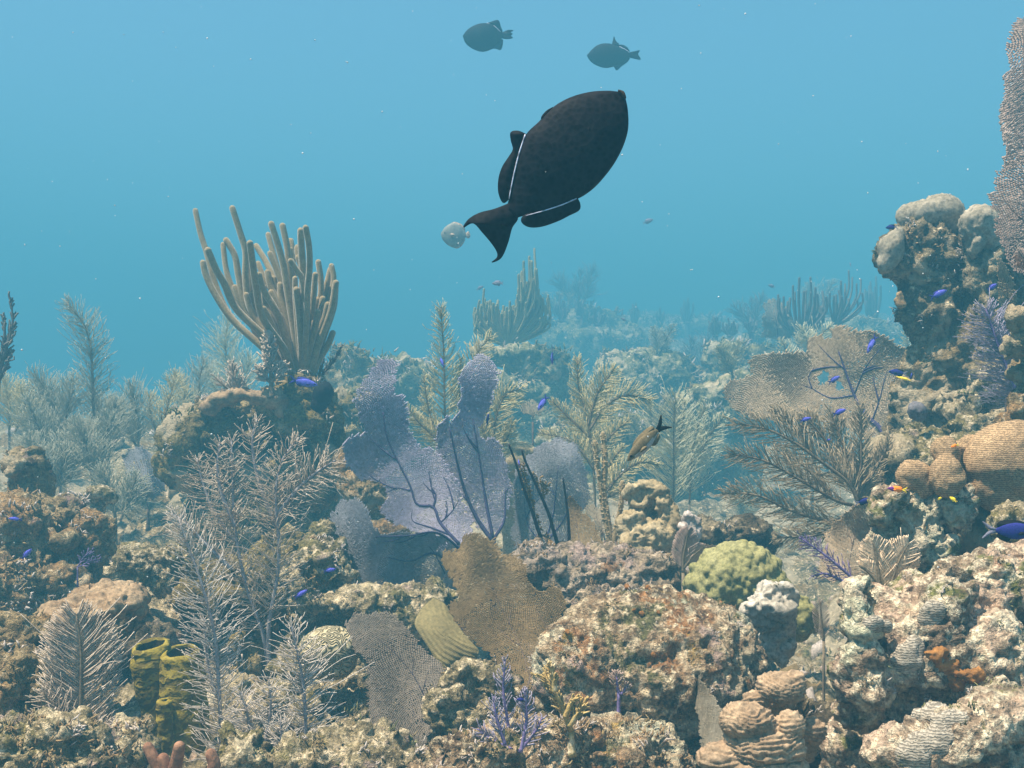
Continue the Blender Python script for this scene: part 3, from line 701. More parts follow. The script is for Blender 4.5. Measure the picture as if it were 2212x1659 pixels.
rock('reef_mound', 'big algae covered mound with a dark hollow under the sea rod', rk, 4.0, [(425, 950, 75, 70), (470, 905, 70, 45), (400, 990, 55, 60), (480, 1000, 80, 60, .15), (560, 890, 70, 35, .1), (600, 940, 100, 90, .35), (690, 900, 45, 55, -.03), (700, 960, 40, 60), (680, 1020, 60, 70), (600, 1040, 120, 60, .1), (650, 848, 62, 40, -.02), (650, 900, 70, 60, -.02), (600, 870, 60, 36, -.02)], 'rock_olive', .012, .6, 1.8, turf=2200, tsize=.020, tm=('turf_a', 'turf_g', 'turf_w'), seed=30)
rock('crown_plate', 'ochre lumpy plate coral capping the mound under the sea rod', 'coral', 3.9, [(480, 862, 32, 16), (520, 852, 34, 16), (560, 858, 36, 18), (595, 862, 30, 22), (455, 880, 24, 18), (610, 885, 14, 22)], 'peachplate', .010, .5, .9, seed=31, ground=False)
rock('stone_column', 'little pale topped stump among the left sea plumes', rk, 3.5, [(215, 1068, 30, 18), (195, 1075, 16, 18), (235, 1072, 14, 14), (210, 1100, 18, 30), (205, 1125, 24, 20)], 'rock_pale', .009, .8, 1.3, turf=180, tsize=.012, tm=('turf_g', 'turf_w'), seed=32)
rock('stone_column', 'dark brown stump with a light knob at the left edge', rk, 3.2, [(55, 1015, 40, 45), (75, 1050, 34, 50), (40, 1070, 36, 40), (28, 1015, 18, 18, -.1), (65, 985, 22, 18)], 'rock_brown', .010, .8, 1.4, turf=300, tsize=.014, tm=('turf_a', 'turf_r'), seed=33)
rock('reef_rock', 'brown algae covered rock at the left edge, below the dark stump', rk, 2.9, [(40, 1140, 75, 50), (120, 1120, 60, 40, .1), (60, 1210, 80, 60), (20, 1280, 80, 70, -.1), (120, 1270, 70, 55, -.05)], 'rock_brown', .009, 1.0, 1.9, turf=1600, tsize=.018, tm=('turf_a', 'turf_r', 'turf_w'), seed=34)
rock('reef_rock', 'brown rock with a dark hollow beside the small pale stump', rk, 3.0, [(185, 1150, 60, 38), (150, 1190, 55, 40), (210, 1180, 32, 28), (230, 1230, 50, 40, .2), (130, 1175, 30, 20, -.1)], 'rock_brown', .009, 1.0, 1.8, turf=900, tsize=.017, tm=('turf_a', 'turf_g', 'turf_w'), seed=35)
rock('reef_rock', 'cream crusted rock over a dark cave behind the grey plumes', rk, 2.8, [(310, 1220, 62, 32), (350, 1235, 45, 30), (270, 1235, 32, 26), (380, 1215, 40, 26), (400, 1280, 70, 60, .25), (330, 1300, 70, 50, .35)], 'rock_pale', .009, 1.0, 1.8, turf=700, tsize=.015, tm=('turf_a', 'turf_w', 'turf_r'), seed=36)
rock('plate_coral', 'peach overhanging plate over a black hollow, left of the yellow sponge', 'coral', 2.35, [(205, 1302, 88, 20, 0, 3.6, 6), (262, 1297, 42, 24, 0, 2.8), (150, 1315, 45, 14, 0, 3.2), (290, 1325, 20, 30), (235, 1285, 46, 20, .05), (288, 1368, 16, 10)], 'peachplate', .006, .7, 1.2, seed=37, ground=False)
rock('reef_rock', 'rock coloured dark as shade under the peach plate', rk, 2.75, [(220, 1410, 110, 70), (130, 1400, 60, 50), (320, 1390, 60, 50), (230, 1340, 90, 40)], 'rock_dark', .010, .9, 1.4, turf=400, tsize=.013, seed=38)  # darker rock colour stands in for the shade of the hollow
rock('reef_rock', 'tawny algae covered rock at the left edge, level with the feather plume', rk, 2.1, [(30, 1400, 90, 60), (90, 1450, 70, 50), (20, 1500, 110, 80, -.1), (130, 1530, 80, 50, -.05)], 'rock_brown', .007, 1.0, 1.9, turf=1700, tsize=.014, tm=('turf_a', 'turf_r', 'turf_w'), seed=39)
rock('reef_rock', 'pale tawny rock filling the bottom left corner', rk, 1.75, [(40, 1620, 130, 70), (170, 1640, 110, 60), (270, 1600, 60, 50, .1), (110, 1580, 90, 40)], 'rock_pale', .007, 1.0, 1.8, turf=1700, tsize=.012, tm=('turf_w', 'turf_r', 'turf_a'), seed=40)
rock('reef_rock', 'tan speckled rock right of the tall grey plumes', rk, 2.8, [(690, 1215, 50, 36), (720, 1245, 40, 30), (660, 1250, 50, 40), (700, 1290, 70, 36)], 'rock_pale', .008, 1.0, 1.8, turf=600, tsize=.013, tm=('turf_a', 'turf_w', 'turf_r'), seed=41)
rock('stone_lump', 'small pale lump left of the slate fan', rk, 3.0, [(700, 1145, 22, 18), (690, 1165, 26, 20), (720, 1180, 30, 20)], 'rock_pale', .008, .8, 1.2, turf=100, tsize=.011, seed=42)
rock('rock_ledge', 'sandy pale ledge behind the brown fan and the leafy plate', rk, 2.75, [(800, 1300, 100, 30), (900, 1290, 80, 28, .05), (860, 1330, 120, 40), (980, 1310, 60, 36, .1)], 'rock_pale', .008, .9, 1.7, turf=700, tsize=.013, tm=('turf_a', 'turf_g', 'turf_w'), seed=43)
rock('reef_rock', 'speckled rock between the grey fan and the brain coral', rk, 2.3, [(740, 1500, 70, 45), (700, 1560, 80, 60, -.1), (660, 1440, 60, 40, .2), (780, 1580, 80, 70, -.1), (600, 1560, 80, 80)], 'rock_pale', .008, 1.0, 1.9, turf=1100, tsize=.012, tm=('turf_a', 'turf_w', 'turf_g'), seed=44)
rock('reef_rock', 'cream crusted rock between the grey fan and the boulder', rk, 2.05, [(1010, 1480, 55, 45), (1060, 1500, 60, 50), (980, 1540, 60, 50, -.05), (1080, 1440, 40, 30, .1)], 'rock_pale', .007, .9, 1.7, turf=500, tsize=.010, tm=('turf_w', 'turf_a'), seed=45)
rock('reef_rock', 'half hidden rock behind the tall grey plumes', rk, 2.95, [(560, 1260, 110, 60), (470, 1300, 80, 60), (610, 1190, 60, 50, .2)], 'rock_olive', .010, 1.0, 1.8, turf=700, tsize=.016, tm=('turf_a', 'turf_w', 'turf_g'), seed=46)
rock('reef_rock', 'speckled rock at the bottom edge below the brain coral', rk, 1.85, [(780, 1640, 120, 60), (650, 1650, 100, 50), (880, 1650, 60, 40, -.05), (530, 1640, 80, 60)], 'rock_pale', .007, 1.0, 1.8, turf=900, tsize=.010, tm=('turf_a', 'turf_w', 'turf_g'), seed=47)
rock('reef_rock', 'brown rock showing behind the left purple fan', rk, 3.7, [(790, 1060, 55, 45), (840, 1090, 45, 40), (760, 1010, 40, 50, .1), (830, 1150, 60, 40)], 'rock_brown', .011, 1.0, 1.5, turf=500, tsize=.016, tm=('turf_a', 'turf_g'), seed=48)
rock('stone_lump', 'small tan cap behind the right purple fan', rk, 4.6, [(1120, 968, 26, 10), (1140, 975, 16, 10), (1110, 1000, 30, 26)], 'tansponge', .012, .6, .9, seed=49)
# mounds in the middle distance and beyond
F_ = 'mounds beyond the sea plumes'
def mound(label, Y, blobs, seed, mat='rock_far', vox=.03, amp=1., lump=0, name='reef_mound'):
    return rock(name, label, rk, Y, blobs, mat, vox, amp, 2.2 if Y < 12 else 3.5, lump, turf=900, tsize=.006*Y, tm=('turf_g', 'turf_a', 'turf_w'), group=F_, seed=seed)
mound('rounded pale mound in the haze between the tan plumes and the big fan', 11, [(1400, 840, 105, 85), (1330, 800, 50, 40), (1440, 830, 60, 70, -.2), (1380, 900, 130, 60)], 51, vox=.022, amp=.6)
mound('heap of ochre and pale plates right behind the purple fans', 9.0, [(1110, 770, 60, 26), (1170, 800, 60, 34), (1080, 830, 50, 36, -.2), (1200, 770, 36, 16), (1140, 860, 90, 50), (1050, 770, 30, 24), (1215, 850, 50, 40)], 52, vox=.02)
mound('flat block with white coral on top, left of the big fan', 10.5, [(1570, 765, 50, 30), (1600, 790, 45, 30), (1540, 780, 30, 26), (1580, 820, 70, 36), (1640, 790, 50, 40)], 53, vox=.024)
mound('faint tall mound right of the bushy sea rod', 19, [(1250, 700, 50, 36), (1300, 710, 50, 28), (1200, 720, 60, 30), (1270, 750, 120, 50)], 54, vox=.05)
mound('grassy mound just right of the sea rod', 8.0, [(760, 790, 45, 34), (800, 800, 40, 28), (740, 830, 50, 50), (780, 850, 60, 50)], 55, 'rock_olive', vox=.02)
mound('small mound peeping between the purple fan tips', 9.0, [(860, 795, 45, 26), (890, 820, 50, 40), (850, 840, 50, 40)], 56, vox=.02)
mound('rock with olive crust behind the first purple fan tip', 5.6, [(745, 890, 40, 50), (790, 900, 40, 50), (760, 950, 60, 50)], 57, 'rock_olive', vox=.014)
mound('low stony rise at the foot of the far block', 8.0, [(1540, 860, 60, 30), (1600, 850, 60, 40), (1490, 880, 60, 30), (1560, 900, 100, 40)], 58, vox=.02)
mound('pale ground hump behind the tan plume', 7.5, [(1340, 930, 110, 30), (1420, 960, 90, 30), (1250, 950, 90, 30), (1380, 1000, 150, 50)], 59, vox=.018)
mound('hazy hump at the far right behind the dark sea rods', 16, [(1700, 740, 90, 40), (1800, 720, 90, 40), (1880, 740, 80, 50), (1650, 760, 70, 40)], 60, vox=.05)
mound('faintest mound on the horizon below the dark durgons', 26, [(1420, 715, 120, 25), (1520, 710, 100, 25), (1600, 720, 100, 30)], 61, vox=.07)
# ------------------------------------------------------------------ corals and sponges on the rocks
def hit(px, py):
    """depth at which the line of sight meets what is already built"""
    dg = bpy.context.evaluated_depsgraph_get()
    d = mathutils.Vector(P(px, py, 1.)); h = sc.ray_cast(dg, mathutils.Vector((0, 0, 0)), d)
    return (h[1].y if h[0] else 3., h[3] if h[0] else mathutils.Vector((0, -1, 0)))
C_ = 'coral'
rock('tan_sponge', 'lumpy tan sponge with a hollow face standing on the mauve ledge', 'sponge', 2.8, [(1400, 1056, 34, 18), (1374, 1062, 18, 16), (1428, 1060, 18, 18), (1385, 1080, 20, 18), (1430, 1090, 22, 30), (1375, 1125, 34, 24), (1445, 1125, 26, 40), (1400, 1165, 55, 36, -.02), (1362, 1150, 20, 40), (1405, 1120, 40, 60, .06), (1400, 1190, 50, 30)], 'tansponge', .006, .4, 1.3, seed=101)
def finger_coral(name, label, cx, cy, rx, ry, kr, n, Y, seed, mat, group=None):
    r = np.random.default_rng(seed); bl = [(cx, cy, rx*.88, ry*.88, .02, .75)]
    ga = math.pi*(3-5**.5)
    for i in range(n):
        zz = 1-1.35*(i+.5)/n; rad = math.sqrt(max(0, 1-zz*zz)); a = i*ga
        x, y, z = rad*math.cos(a), rad*math.sin(a), zz
        if y > .5: continue
        j = r.uniform(.95, 1.1); k = kr*r.uniform(.75, 1.25)
        bl.append((cx+rx*x*j, cy-ry*z*j, k, k*1.1, y*.7*(rx+ry)/2*Y/FPX*j, 1.))
    return rock(name, label, C_, Y, bl, mat, .0035, .08, .25, seed=seed, group=group, ground=False)
finger_coral('finger_coral', 'bright yellow green knobbly coral behind the boulder', 1592, 1270, 98, 86, 11, 240, 2.45, 102, 'yellow')
finger_coral('finger_coral', 'smaller dull yellow knobbly coral right of the grey coral head', 1728, 1345, 32, 50, 10, 80, 2.3, 103, 'yellow')
rock('coral_head', 'grey white mushroom shaped coral head in front of the yellow coral', C_, 2.1, [(1655, 1285, 34, 20), (1630, 1300, 28, 24), (1690, 1290, 26, 30), (1665, 1310, 48, 34), (1690, 1340, 30, 40, .02), (1650, 1345, 26, 24), (1675, 1380, 34, 50, .03)], 'greyhead', .005, .5, 1.2, lump=.010, turf=120, tsize=.006, tm=('turf_a', 'turf_g'), seed=104, ground=False)
rock('brain_coral', 'small domed brain coral beside the grey sea fan', C_, 2.2, [(712, 1402, 68, 50, 0, .9), (712, 1430, 60, 40)], 'brain', .006, .12, .1, seed=105, ground=False)
rock('star_coral', 'largest brown star coral dome, cut by the right edge', C_, 2.0, [(2195, 1000, 112, 92), (2240, 1010, 100, 100), (2170, 1040, 82, 70)], 'star', .006, .12, .25, seed=106, ground=False)
rock('star_coral', 'lobed brown star coral left of the largest dome', C_, 2.0, [(2098, 962, 32, 28, .02), (2045, 975, 34, 36), (2046, 1030, 38, 46, -.03), (2070, 1000, 40, 50, .04)], 'star', .005, .2, .3, seed=107, ground=False)
rock('star_coral', 'smallest brown star coral dome above the red and yellow fish', C_, 2.0, [(1970, 1026, 42, 34), (1990, 1045, 34, 34)], 'star', .005, .2, .3, seed=108, ground=False)
rock('black_sponge', 'round black sponge under the sea rod', 'sponge', 3.85, [(697, 850, 22, 25), (690, 870, 18, 20)], 'blackball', .008, .3, .6, seed=109, ground=False)
rock('ball_sponge', 'dark grey ball sponge on the pale slope', 'sponge', 2.8, [(1981, 888, 20, 22), (1975, 880, 12, 12)], 'greyball', .006, .3, .5, seed=110, ground=False)
# lettuce coral: stacked lips
def lettuce(label, Y, blobs, seed):
    b = [(x*.5+1434.4, y*.5+829.5, rx*.5, ry*.5)+tuple(o) for x, y, rx, ry, *o in blobs]
    V, F = blob_shell(b, Y); V, F = fuse(V, F, .002); n = vnormals(V, F)
    V = V+n*(.008*fbm(V*18, 3, seed))[:, None]; n = vnormals(V, F)
    t = V[:, 2]*185+3.4*fbm(V*15, 3, seed+1)+.7*fbm(V*60, 2, seed+2)
    s = t-np.floor(t)
    V = V+n*(.0042*np.where(s < .8, s/.8, (1-s)/.2)**1.3)[:, None]+n*(.002*fbm(V*120, 2, seed))[:, None]
    mb = MB(); mb.V.append(V); mb.n = len(V)
    for f in F: mb.F.append((f, 0))
    return tag(mb.build('lettuce_coral', MT['lettuce'], np.array([V[:, 0].mean(), V[:, 1].mean(), V[:, 2].min()])), label, C_)
lettuce('upper tan lettuce coral with stacked lips at the foot of the pink block', 1.5, [(500, 1310, 108, 70), (560, 1290, 50, 60), (400, 1370, 60, 45), (480, 1380, 80, 60, .05)], 111)
lettuce('lower tan lettuce coral with stacked lips at the bottom edge', 1.42, [(370, 1460, 118, 78), (535, 1480, 60, 66), (420, 1560, 150, 90), (330, 1540, 60, 60), (250, 1620, 100, 60), (520, 1570, 80, 80), (420, 1660, 200, 60)], 112)
lettuce('tiny tan lettuce coral beside the lower stacked lips', 1.5, [(640, 1500, 42, 40), (620, 1560, 40, 60, .03)], 113)
# encrusting plates and patches lie on the rock's skin
def patch(name, label, cat, blobs, mat, seed, vox=.004, proud=.004, group=None, amp=.8, fine=.5, flat=.55):
    b = []
    for x, y, rx, ry in blobs:
        d, n = hit(x, y); b.append((x, y, rx, ry, d-1.5+(flat-.2)*(rx+ry)/2*d/FPX-proud, flat))
    return rock(name, label, cat, 1.5, b, mat, vox, amp, fine, seed=seed, ground=False, group=group)
patch('plate_coral', 'grey ridged plate coral highest on the pink block', C_, [(2020, 1318, 26, 24), (2010, 1345, 24, 26)], 'plate_grey', 114)
patch('plate_coral', 'grey ridged plate coral left of the orange sponge', C_, [(1962, 1425, 32, 38), (1975, 1400, 24, 24)], 'plate_grey', 115)
patch('plate_coral', 'small brown ridged plate near the bare top of the pink block', C_, [(1900, 1352, 30, 16), (1885, 1345, 20, 12)], 'plate_grey', 116)
patch('plate_coral', 'large grey ridged plate coral in the bottom right corner', C_, [(2010, 1545, 50, 30), (2050, 1560, 56, 30), (2040, 1605, 90, 36), (1985, 1630, 60, 36)], 'plate_grey', 117, .005)
patch('orange_sponge', 'bright orange crusting sponge on the pink block', 'sponge', [(2022, 1415, 26, 15), (2045, 1440, 32, 20), (2090, 1462, 32, 15), (2060, 1470, 36, 15)], 'orange', 118, .003, .005, None, .8, 1., .3)
patch('crust_sponge', 'dull red crusting sponge on the left flank of the dark pillar', 'sponge', [(1944, 645, 16, 16), (1948, 655, 16, 16)], 'turf_r', 119, .005, .01, None, .6, .5)
OR = 'small orange sponges on the boulder'
for i, (x, y, rr, lb) in enumerate([(1353, 1268, 6, 'orange sponge ball at the crest of the boulder, left of its twin'), (1400, 1270, 6, 'yellow orange sponge ball at the crest of the boulder, right of its twin'), (1369, 1319, 6, 'orange sponge ball in the upper pair on the boulder face'), (1386, 1325, 7, 'fatter orange sponge ball in the upper pair on the boulder face'), (1421, 1322, 6, 'lone orange sponge ball right of the pair on the boulder'), (1225, 1364, 6, 'orange sponge ball on the left shoulder of the boulder'), (1411, 1414, 6, 'lowest orange sponge ball, mid face of the boulder')]):
    patch('sponge_ball', lb, 'sponge', [(x, y, rr, rr), (x+3, y+2, rr*.7, rr*.6)], 'orange', 120+i, .0025, .004, OR, .3, .2)
# yellow tube sponge
def sponge_tube(root, pts, rads, Y, wall=.72):
    p = np.array([P(q[0], q[1], Y+(q[2] if len(q) > 2 else 0)) for q in T('z1', pts)]); s = Y/FPX*.5
    n = 40; sp = spline(p, n); r = np.interp(np.linspace(0, 1, n), np.linspace(0, 1, len(rads)), rads)*s
    mb = MB(); an = np.arange(28)*2*math.pi/28; rings = []
    tg = unit(np.gradient(sp, axis=0)); tg[-8:] = unit(tg[-8:]+np.array([0, -.18, 0])*np.linspace(0, 1, 8)[:, None])
    a = unit(np.cross(tg, np.array([0, 1., 0]))); b = np.cross(tg, a)
    def ring(i, rad, off): return sp[i]+tg[i]*off+rad*(a[i]*np.cos(an)[:, None]+b[i]*np.sin(an)[:, None])
    for i in range(n): rings.append(ring(i, r[i], 0))
    e = r[-1]
    for k in (.3, .7, 1.): rings.append(ring(n-1, e*(1-(1-wall)*k*.9), e*.16*math.sin(k*math.pi*.6)))
    no = len(rings)
    for i in range(n-1, 12, -3): rings.append(ring(i, r[i]*wall*(.95 if i < n-4 else 1), 0))
    V = np.concatenate(rings); m = len(rings)
    q = V*1.; V = V+(unit(V-np.repeat(np.array([x.mean(0) for x in rings]), 28, 0))*(.006*fbm(q*22, 3, 5)+.005*fbm(q*60, 3, 7, .6, True))[:, None])
    idx = np.arange(m*28).reshape(m, 28); nx = np.roll(idx, -1, 1)
    qd = np.stack([idx[:-1], nx[:-1], nx[1:], idx[1:]], -1)
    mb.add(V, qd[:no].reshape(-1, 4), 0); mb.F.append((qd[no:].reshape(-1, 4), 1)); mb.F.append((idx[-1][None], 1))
    return mb.build('tube', [MT['tubesponge'], MT['hole']], root.location, root)
ts = empty('tube_sponge', P(375, 1620, 2.2), 'yellow and olive tube sponge with two tall open tubes, bottom left', 'sponge')
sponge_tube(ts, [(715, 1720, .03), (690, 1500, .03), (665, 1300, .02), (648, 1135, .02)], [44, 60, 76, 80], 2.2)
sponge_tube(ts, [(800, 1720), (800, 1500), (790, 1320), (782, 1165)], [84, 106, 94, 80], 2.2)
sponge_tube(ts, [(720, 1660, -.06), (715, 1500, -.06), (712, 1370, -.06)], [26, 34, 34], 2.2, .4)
rods('finger_sponge', 'stubby reddish brown finger sponge on the bottom edge', 'sponge', 1.68, [[(640, 1570), (665, 1620), (700, 1700)], [(775, 1568), (765, 1620), (745, 1700)], [(912, 1600), (925, 1650), (900, 1710)], [(705, 1620), (715, 1660), (725, 1710)]], 'finger_red' if 'finger_red' in MT else 'turf_r', .0105, v='z1', dr=.02, seed=130, sides=10)
# leafy ridged plate and small leaves
mb = MB(); sheet(mb, [(490, 920), (540, 950), (570, 1000), (610, 1060), (650, 1110), (685, 1150), (660, 1182), (600, 1192), (545, 1228), (510, 1210), (470, 1140), (430, 1080), (408, 1030), (440, 965)], (540, 1090), 2.35, .012, lambda r, a, x, y: .007*(1-r*r)+.0006*np.sin(np.hypot(x-1050, y-1290)*.62+1.2*np.sin(a*3)), 40, 150, v='z2', tilt=(.25, .5))
tag(mb.build('leaf_coral', MT['leafy'], P(965, 1440, 2.35)), 'yellow ridged leafy plate coral between the grey and brown fans', C_)
# ------------------------------------------------------------------ sea fans
fan('sea_fan', 'lilac sea fan with tall left lobe and dark forked veins', 3.3, [(560, 1540), (500, 1560), (430, 1480), (330, 1440), (265, 1380), (290, 1320), (270, 1240), (180, 1250), (110, 1180), (95, 1100), (130, 1060), (200, 1040), (165, 980), (148, 910), (180, 830), (225, 760), (270, 722), (330, 722), (332, 800), (312, 880), (360, 880), (375, 950), (378, 1020), (420, 1080), (440, 1110), (480, 1100), (520, 1150), (560, 1180), (600, 1260), (620, 1340), (660, 1420), (650, 1490), (610, 1520)], (600, 1530), 'fan_purple', 'vein_purple', 5.0, .34, [[(600, 1520, 1.2), (520, 1430), (490, 1360), (420, 1350), (390, 1270), (330, 1150), (290, 1060), (272, 950)], [(490, 1365, .8), (500, 1310), (480, 1270), (470, 1200)], [(560, 1480, .8), (480, 1450), (400, 1420), (400, 1370)], [(390, 1290, .6), (340, 1280), (280, 1300)], [(520, 1430, .6), (570, 1380), (600, 1330)]], .009, .05, (-.2, .2), 201, 'z5')
fan('sea_fan', 'lilac sea fan with a single tall central lobe, second from left', 3.42, [(700, 1470), (660, 1430), (620, 1330), (600, 1270), (545, 1200), (500, 1120), (505, 1020), (545, 965), (560, 1000), (598, 950), (608, 850), (600, 800), (640, 730), (690, 698), (740, 718), (768, 780), (748, 850), (736, 920), (690, 1020), (700, 1060), (760, 1060), (800, 1130), (812, 1230), (832, 1300), (812, 1360), (792, 1430), (760, 1480)], (748, 1500), 'fan_purple', 'vein_purple', 5.0, .33, [[(748, 1510, 1.6), (690, 1430), (640, 1330), (600, 1200), (560, 1020)], [(748, 1500, 1.3), (715, 1330), (680, 1100), (660, 980)], [(750, 1500, 1.2), (795, 1420), (800, 1310), (812, 1280)], [(640, 1330, .9), (600, 1300), (570, 1280)]], .009, .05, (-.2, .2), 202, 'z5')
fan('sea_fan', 'slate grey sea fan spreading low to the left under the lilac fans', 3.15, [(45, 560), (90, 510), (150, 498), (200, 540), (230, 620), (260, 650), (330, 640), (420, 640), (500, 640), (560, 670), (600, 710), (620, 780), (600, 850), (580, 930), (520, 925), (430, 880), (330, 872), (200, 872), (150, 830), (90, 720), (50, 640)], (620, 860), 'fan_slate', 'vein_purple', 4.4, .36, [[(620, 830, 1.2), (560, 770), (480, 730), (390, 765), (290, 750)], [(610, 720, 1.2), (540, 660), (480, 640), (380, 655), (240, 660)], [(540, 820, .6), (500, 740), (470, 700)]], .008, .05, (.15, .2), 203, 'z2')
fan('sea_fan', 'slate lilac sea fan behind the bare branches', 3.55, [(830, 1530), (840, 1400), (830, 1300), (850, 1200), (880, 1160), (920, 1110), (1000, 1070), (1050, 1064), (1110, 1110), (1142, 1180), (1162, 1260), (1160, 1340), (1130, 1400), (1090, 1500), (1050, 1560), (1000, 1590), (920, 1560)], (990, 1610), 'fan_slate', 'vein_purple', 4.4, .36, [[(990, 1610, 1.), (985, 1480), (1010, 1380), (1030, 1180)], [(988, 1500, .7), (1060, 1400), (1070, 1280)], [(985, 1540, .7), (900, 1440), (880, 1300)]], .008, .05, (-.2, .2), 204, 'z5')
fan('sea_fan', 'golden brown sea fan in front, leaning on the boulder', 2.0, [(620, 650), (680, 638), (740, 665), (775, 700), (782, 742), (830, 730), (880, 780), (900, 850), (960, 900), (1010, 868), (1042, 890), (1062, 950), (1030, 1020), (1000, 1100), (960, 1180), (925, 1240), (905, 1320), (870, 1320), (830, 1260), (760, 1210), (720, 1160), (660, 1100), (610, 1060), (560, 990), (552, 960), (602, 930), (590, 880), (540, 820), (518, 760), (528, 715), (600, 722)], (890, 1330), 'fan_brown', 'vein_brown', 5.0, .36, [[(892, 1330, .8), (930, 1180), (985, 1080), (960, 1020), (925, 960)], [(905, 1260, .6), (860, 1120), (780, 960), (720, 800)]], .0035, .03, (-.15, .3), 205, 'z2')
fan('sea_fan', 'grey brown sea fan leaning left at the bottom, beside the brain coral', 1.95, [(105, 1030), (150, 1000), (220, 988), (300, 988), (350, 1030), (400, 1080), (450, 1150), (500, 1190), (560, 1240), (600, 1290), (622, 1350), (590, 1410), (540, 1460), (490, 1500), (430, 1600), (380, 1600), (330, 1560), (270, 1560), (230, 1480), (210, 1400), (200, 1300), (210, 1200), (150, 1150), (120, 1090)], (490, 1540), 'fan_grey', 'vein_dark', 5.6, .36, [[(495, 1540, 1.), (470, 1400), (410, 1270), (330, 1170), (250, 1100)], [(480, 1480, .6), (420, 1440), (340, 1380)]], .0035, .03, (-.1, .3), 206, 'z2')
fan('sea_fan', 'small tan sea fan growing at the foot of the bare branches', 2.75, [(560, 500), (600, 455), (640, 500), (660, 560), (670, 630), (720, 620), (770, 690), (810, 750), (850, 840), (880, 920), (870, 980), (760, 1010), (620, 1010), (590, 900), (570, 700)], (680, 1050), 'fan_brown', 'vein_brown', 4.2, .36, [[(680, 1040, .8), (660, 850), (620, 600)]], .004, .03, (0, .2), 207, 'y5')
fan('sea_fan', 'tiny olive sea fan behind the knobby rod', 3.1, [(720, 560), (750, 538), (810, 570), (850, 620), (860, 740), (870, 800), (820, 760), (780, 680), (725, 610)], (870, 830), 'fan_dim', 'vein_brown', 4.2, .36, [[(870, 830, .8), (830, 700), (770, 590)]], .004, .02, (0, .1), 208, 'y5')
bf = fan('sea_fan', 'big round tan sea fan with a purple stalk, right of centre', 3.6, [(258, 850), (310, 808), (385, 800), (366, 730), (400, 703), (470, 705), (520, 690), (580, 700), (625, 690), (612, 655), (650, 612), (720, 640), (715, 600), (770, 580), (830, 605), (880, 600), (920, 606), (980, 640), (1050, 680), (1110, 750), (1147, 830), (1140, 900), (1100, 960), (1060, 1010), (1020, 1090), (960, 1130), (890, 1080), (800, 1020), (700, 990), (560, 985), (390, 985), (310, 950), (270, 900)], (1000, 1200), 'fan_tan', 'vein_purple', 5.0, .38, [[(1000, 1200, 2.2), (965, 1110, 2.), (940, 1030, 2.), (870, 960, 2.), (820, 870), (780, 760), (755, 690)], [(815, 880, .7), (720, 890), (640, 850), (600, 835)], [(640, 850, .5), (625, 800), (650, 755)], [(900, 990, .7), (930, 900), (960, 780)], [(820, 880, .7), (870, 760), (930, 680)]], .011, .06, (-.35, .25), 209, 'z6', hole=[[(662, 800), (690, 775), (715, 785), (705, 825), (675, 832)], [(742, 820), (770, 822), (778, 852), (748, 860)]])
def extra_web(root, poly, base, Y, mat, s, v, seed, bend=.04, tilt=(0, 0)):
    rng = np.random.default_rng(seed); poly = np.array(T(v, poly))[:, :2]; b = T(v, [base])[0]
    k = []
    for i in range(len(poly)):
        a, c = poly[i], poly[(i+1) % len(poly)]; n = max(2, int(np.hypot(*(c-a))/7))
        for t in np.arange(n)/n: k.append(a+(c-a)*t+rng.normal(0, s*.3, 2))
    pos, e, _ = net(k, b, s, rng); ext = np.ptp(poly, axis=0).max(); u = (pos-np.array(b))/ext
    y = Y+tilt[0]*u[:, 0]-tilt[1]*u[:, 1]+bend*np.sin(u[:, 0]*4+seed)*np.sin(u[:, 1]*5)
    p3 = np.stack([(pos[:, 0]-1106)/FPX*y, y, (829.5-pos[:, 1])/FPX*y], 1); rr = s*Y/FPX*.44*rng.uniform(.75, 1.25, len(e))
    mb = MB(); prisms(mb, p3[e[:, 0]], p3[e[:, 1]], rr, rr); mb.build('meshwork', MT[mat], root.location, root)
fan('sea_fan', 'tan sea fan beside the pink rock, behind the peach feather hydroid', 2.3, [(660, 1640), (690, 1540), (705, 1480), (740, 1420), (800, 1370), (860, 1328), (890, 1350), (902, 1420), (912, 1500), (890, 1570), (860, 1620), (800, 1680), (720, 1690)], (800, 1720), 'fan_tan', 'vein_brown', 4.2, .37, [[(800, 1720, .8), (800, 1600), (830, 1450)]], .004, .05, (.2, .2), 210, 'z6')
fan('sea_fan', 'tall mauve grey sea fan rising out of frame at the top right', 2.45, [(1150, 110), (1100, 130), (1050, 150), (1048, 205), (992, 270), (985, 370), (1000, 460), (960, 520), (958, 600), (940, 700), (928, 770), (940, 860), (940, 930), (980, 1000), (960, 1060), (960, 1110), (920, 1150), (890, 1200), (900, 1260), (870, 1290), (860, 1340), (900, 1400), (942, 1440), (910, 1480), (905, 1530), (935, 1600), (960, 1660), (1000, 1780), (1080, 1850), (1180, 1900), (1300, 1800), (1450, 1500), (1480, 900), (1350, 300), (1250, 150)], (1260, 1960), 'fan_mauve', 'vein_brown', 6.6, .31, [[(1260, 1960, 1.3), (1220, 1500), (1150, 1000), (1100, 600), (1090, 200)], [(1230, 1600, .8), (1100, 1380), (900, 1340)], [(1235, 1650, .7), (1120, 1480), (930, 1470)], [(1215, 1450, .8), (1100, 1200), (960, 1150)], [(1190, 1250, .7), (1080, 950), (970, 800)], [(1240, 1700, .7), (1120, 1600), (960, 1600)], [(1160, 1050, .6), (1080, 750), (1000, 500)], [(1300, 1600, .8), (1350, 1100), (1330, 500)]], .0035, .03, (-.25, .2), 211, 'y1', lat=.7)
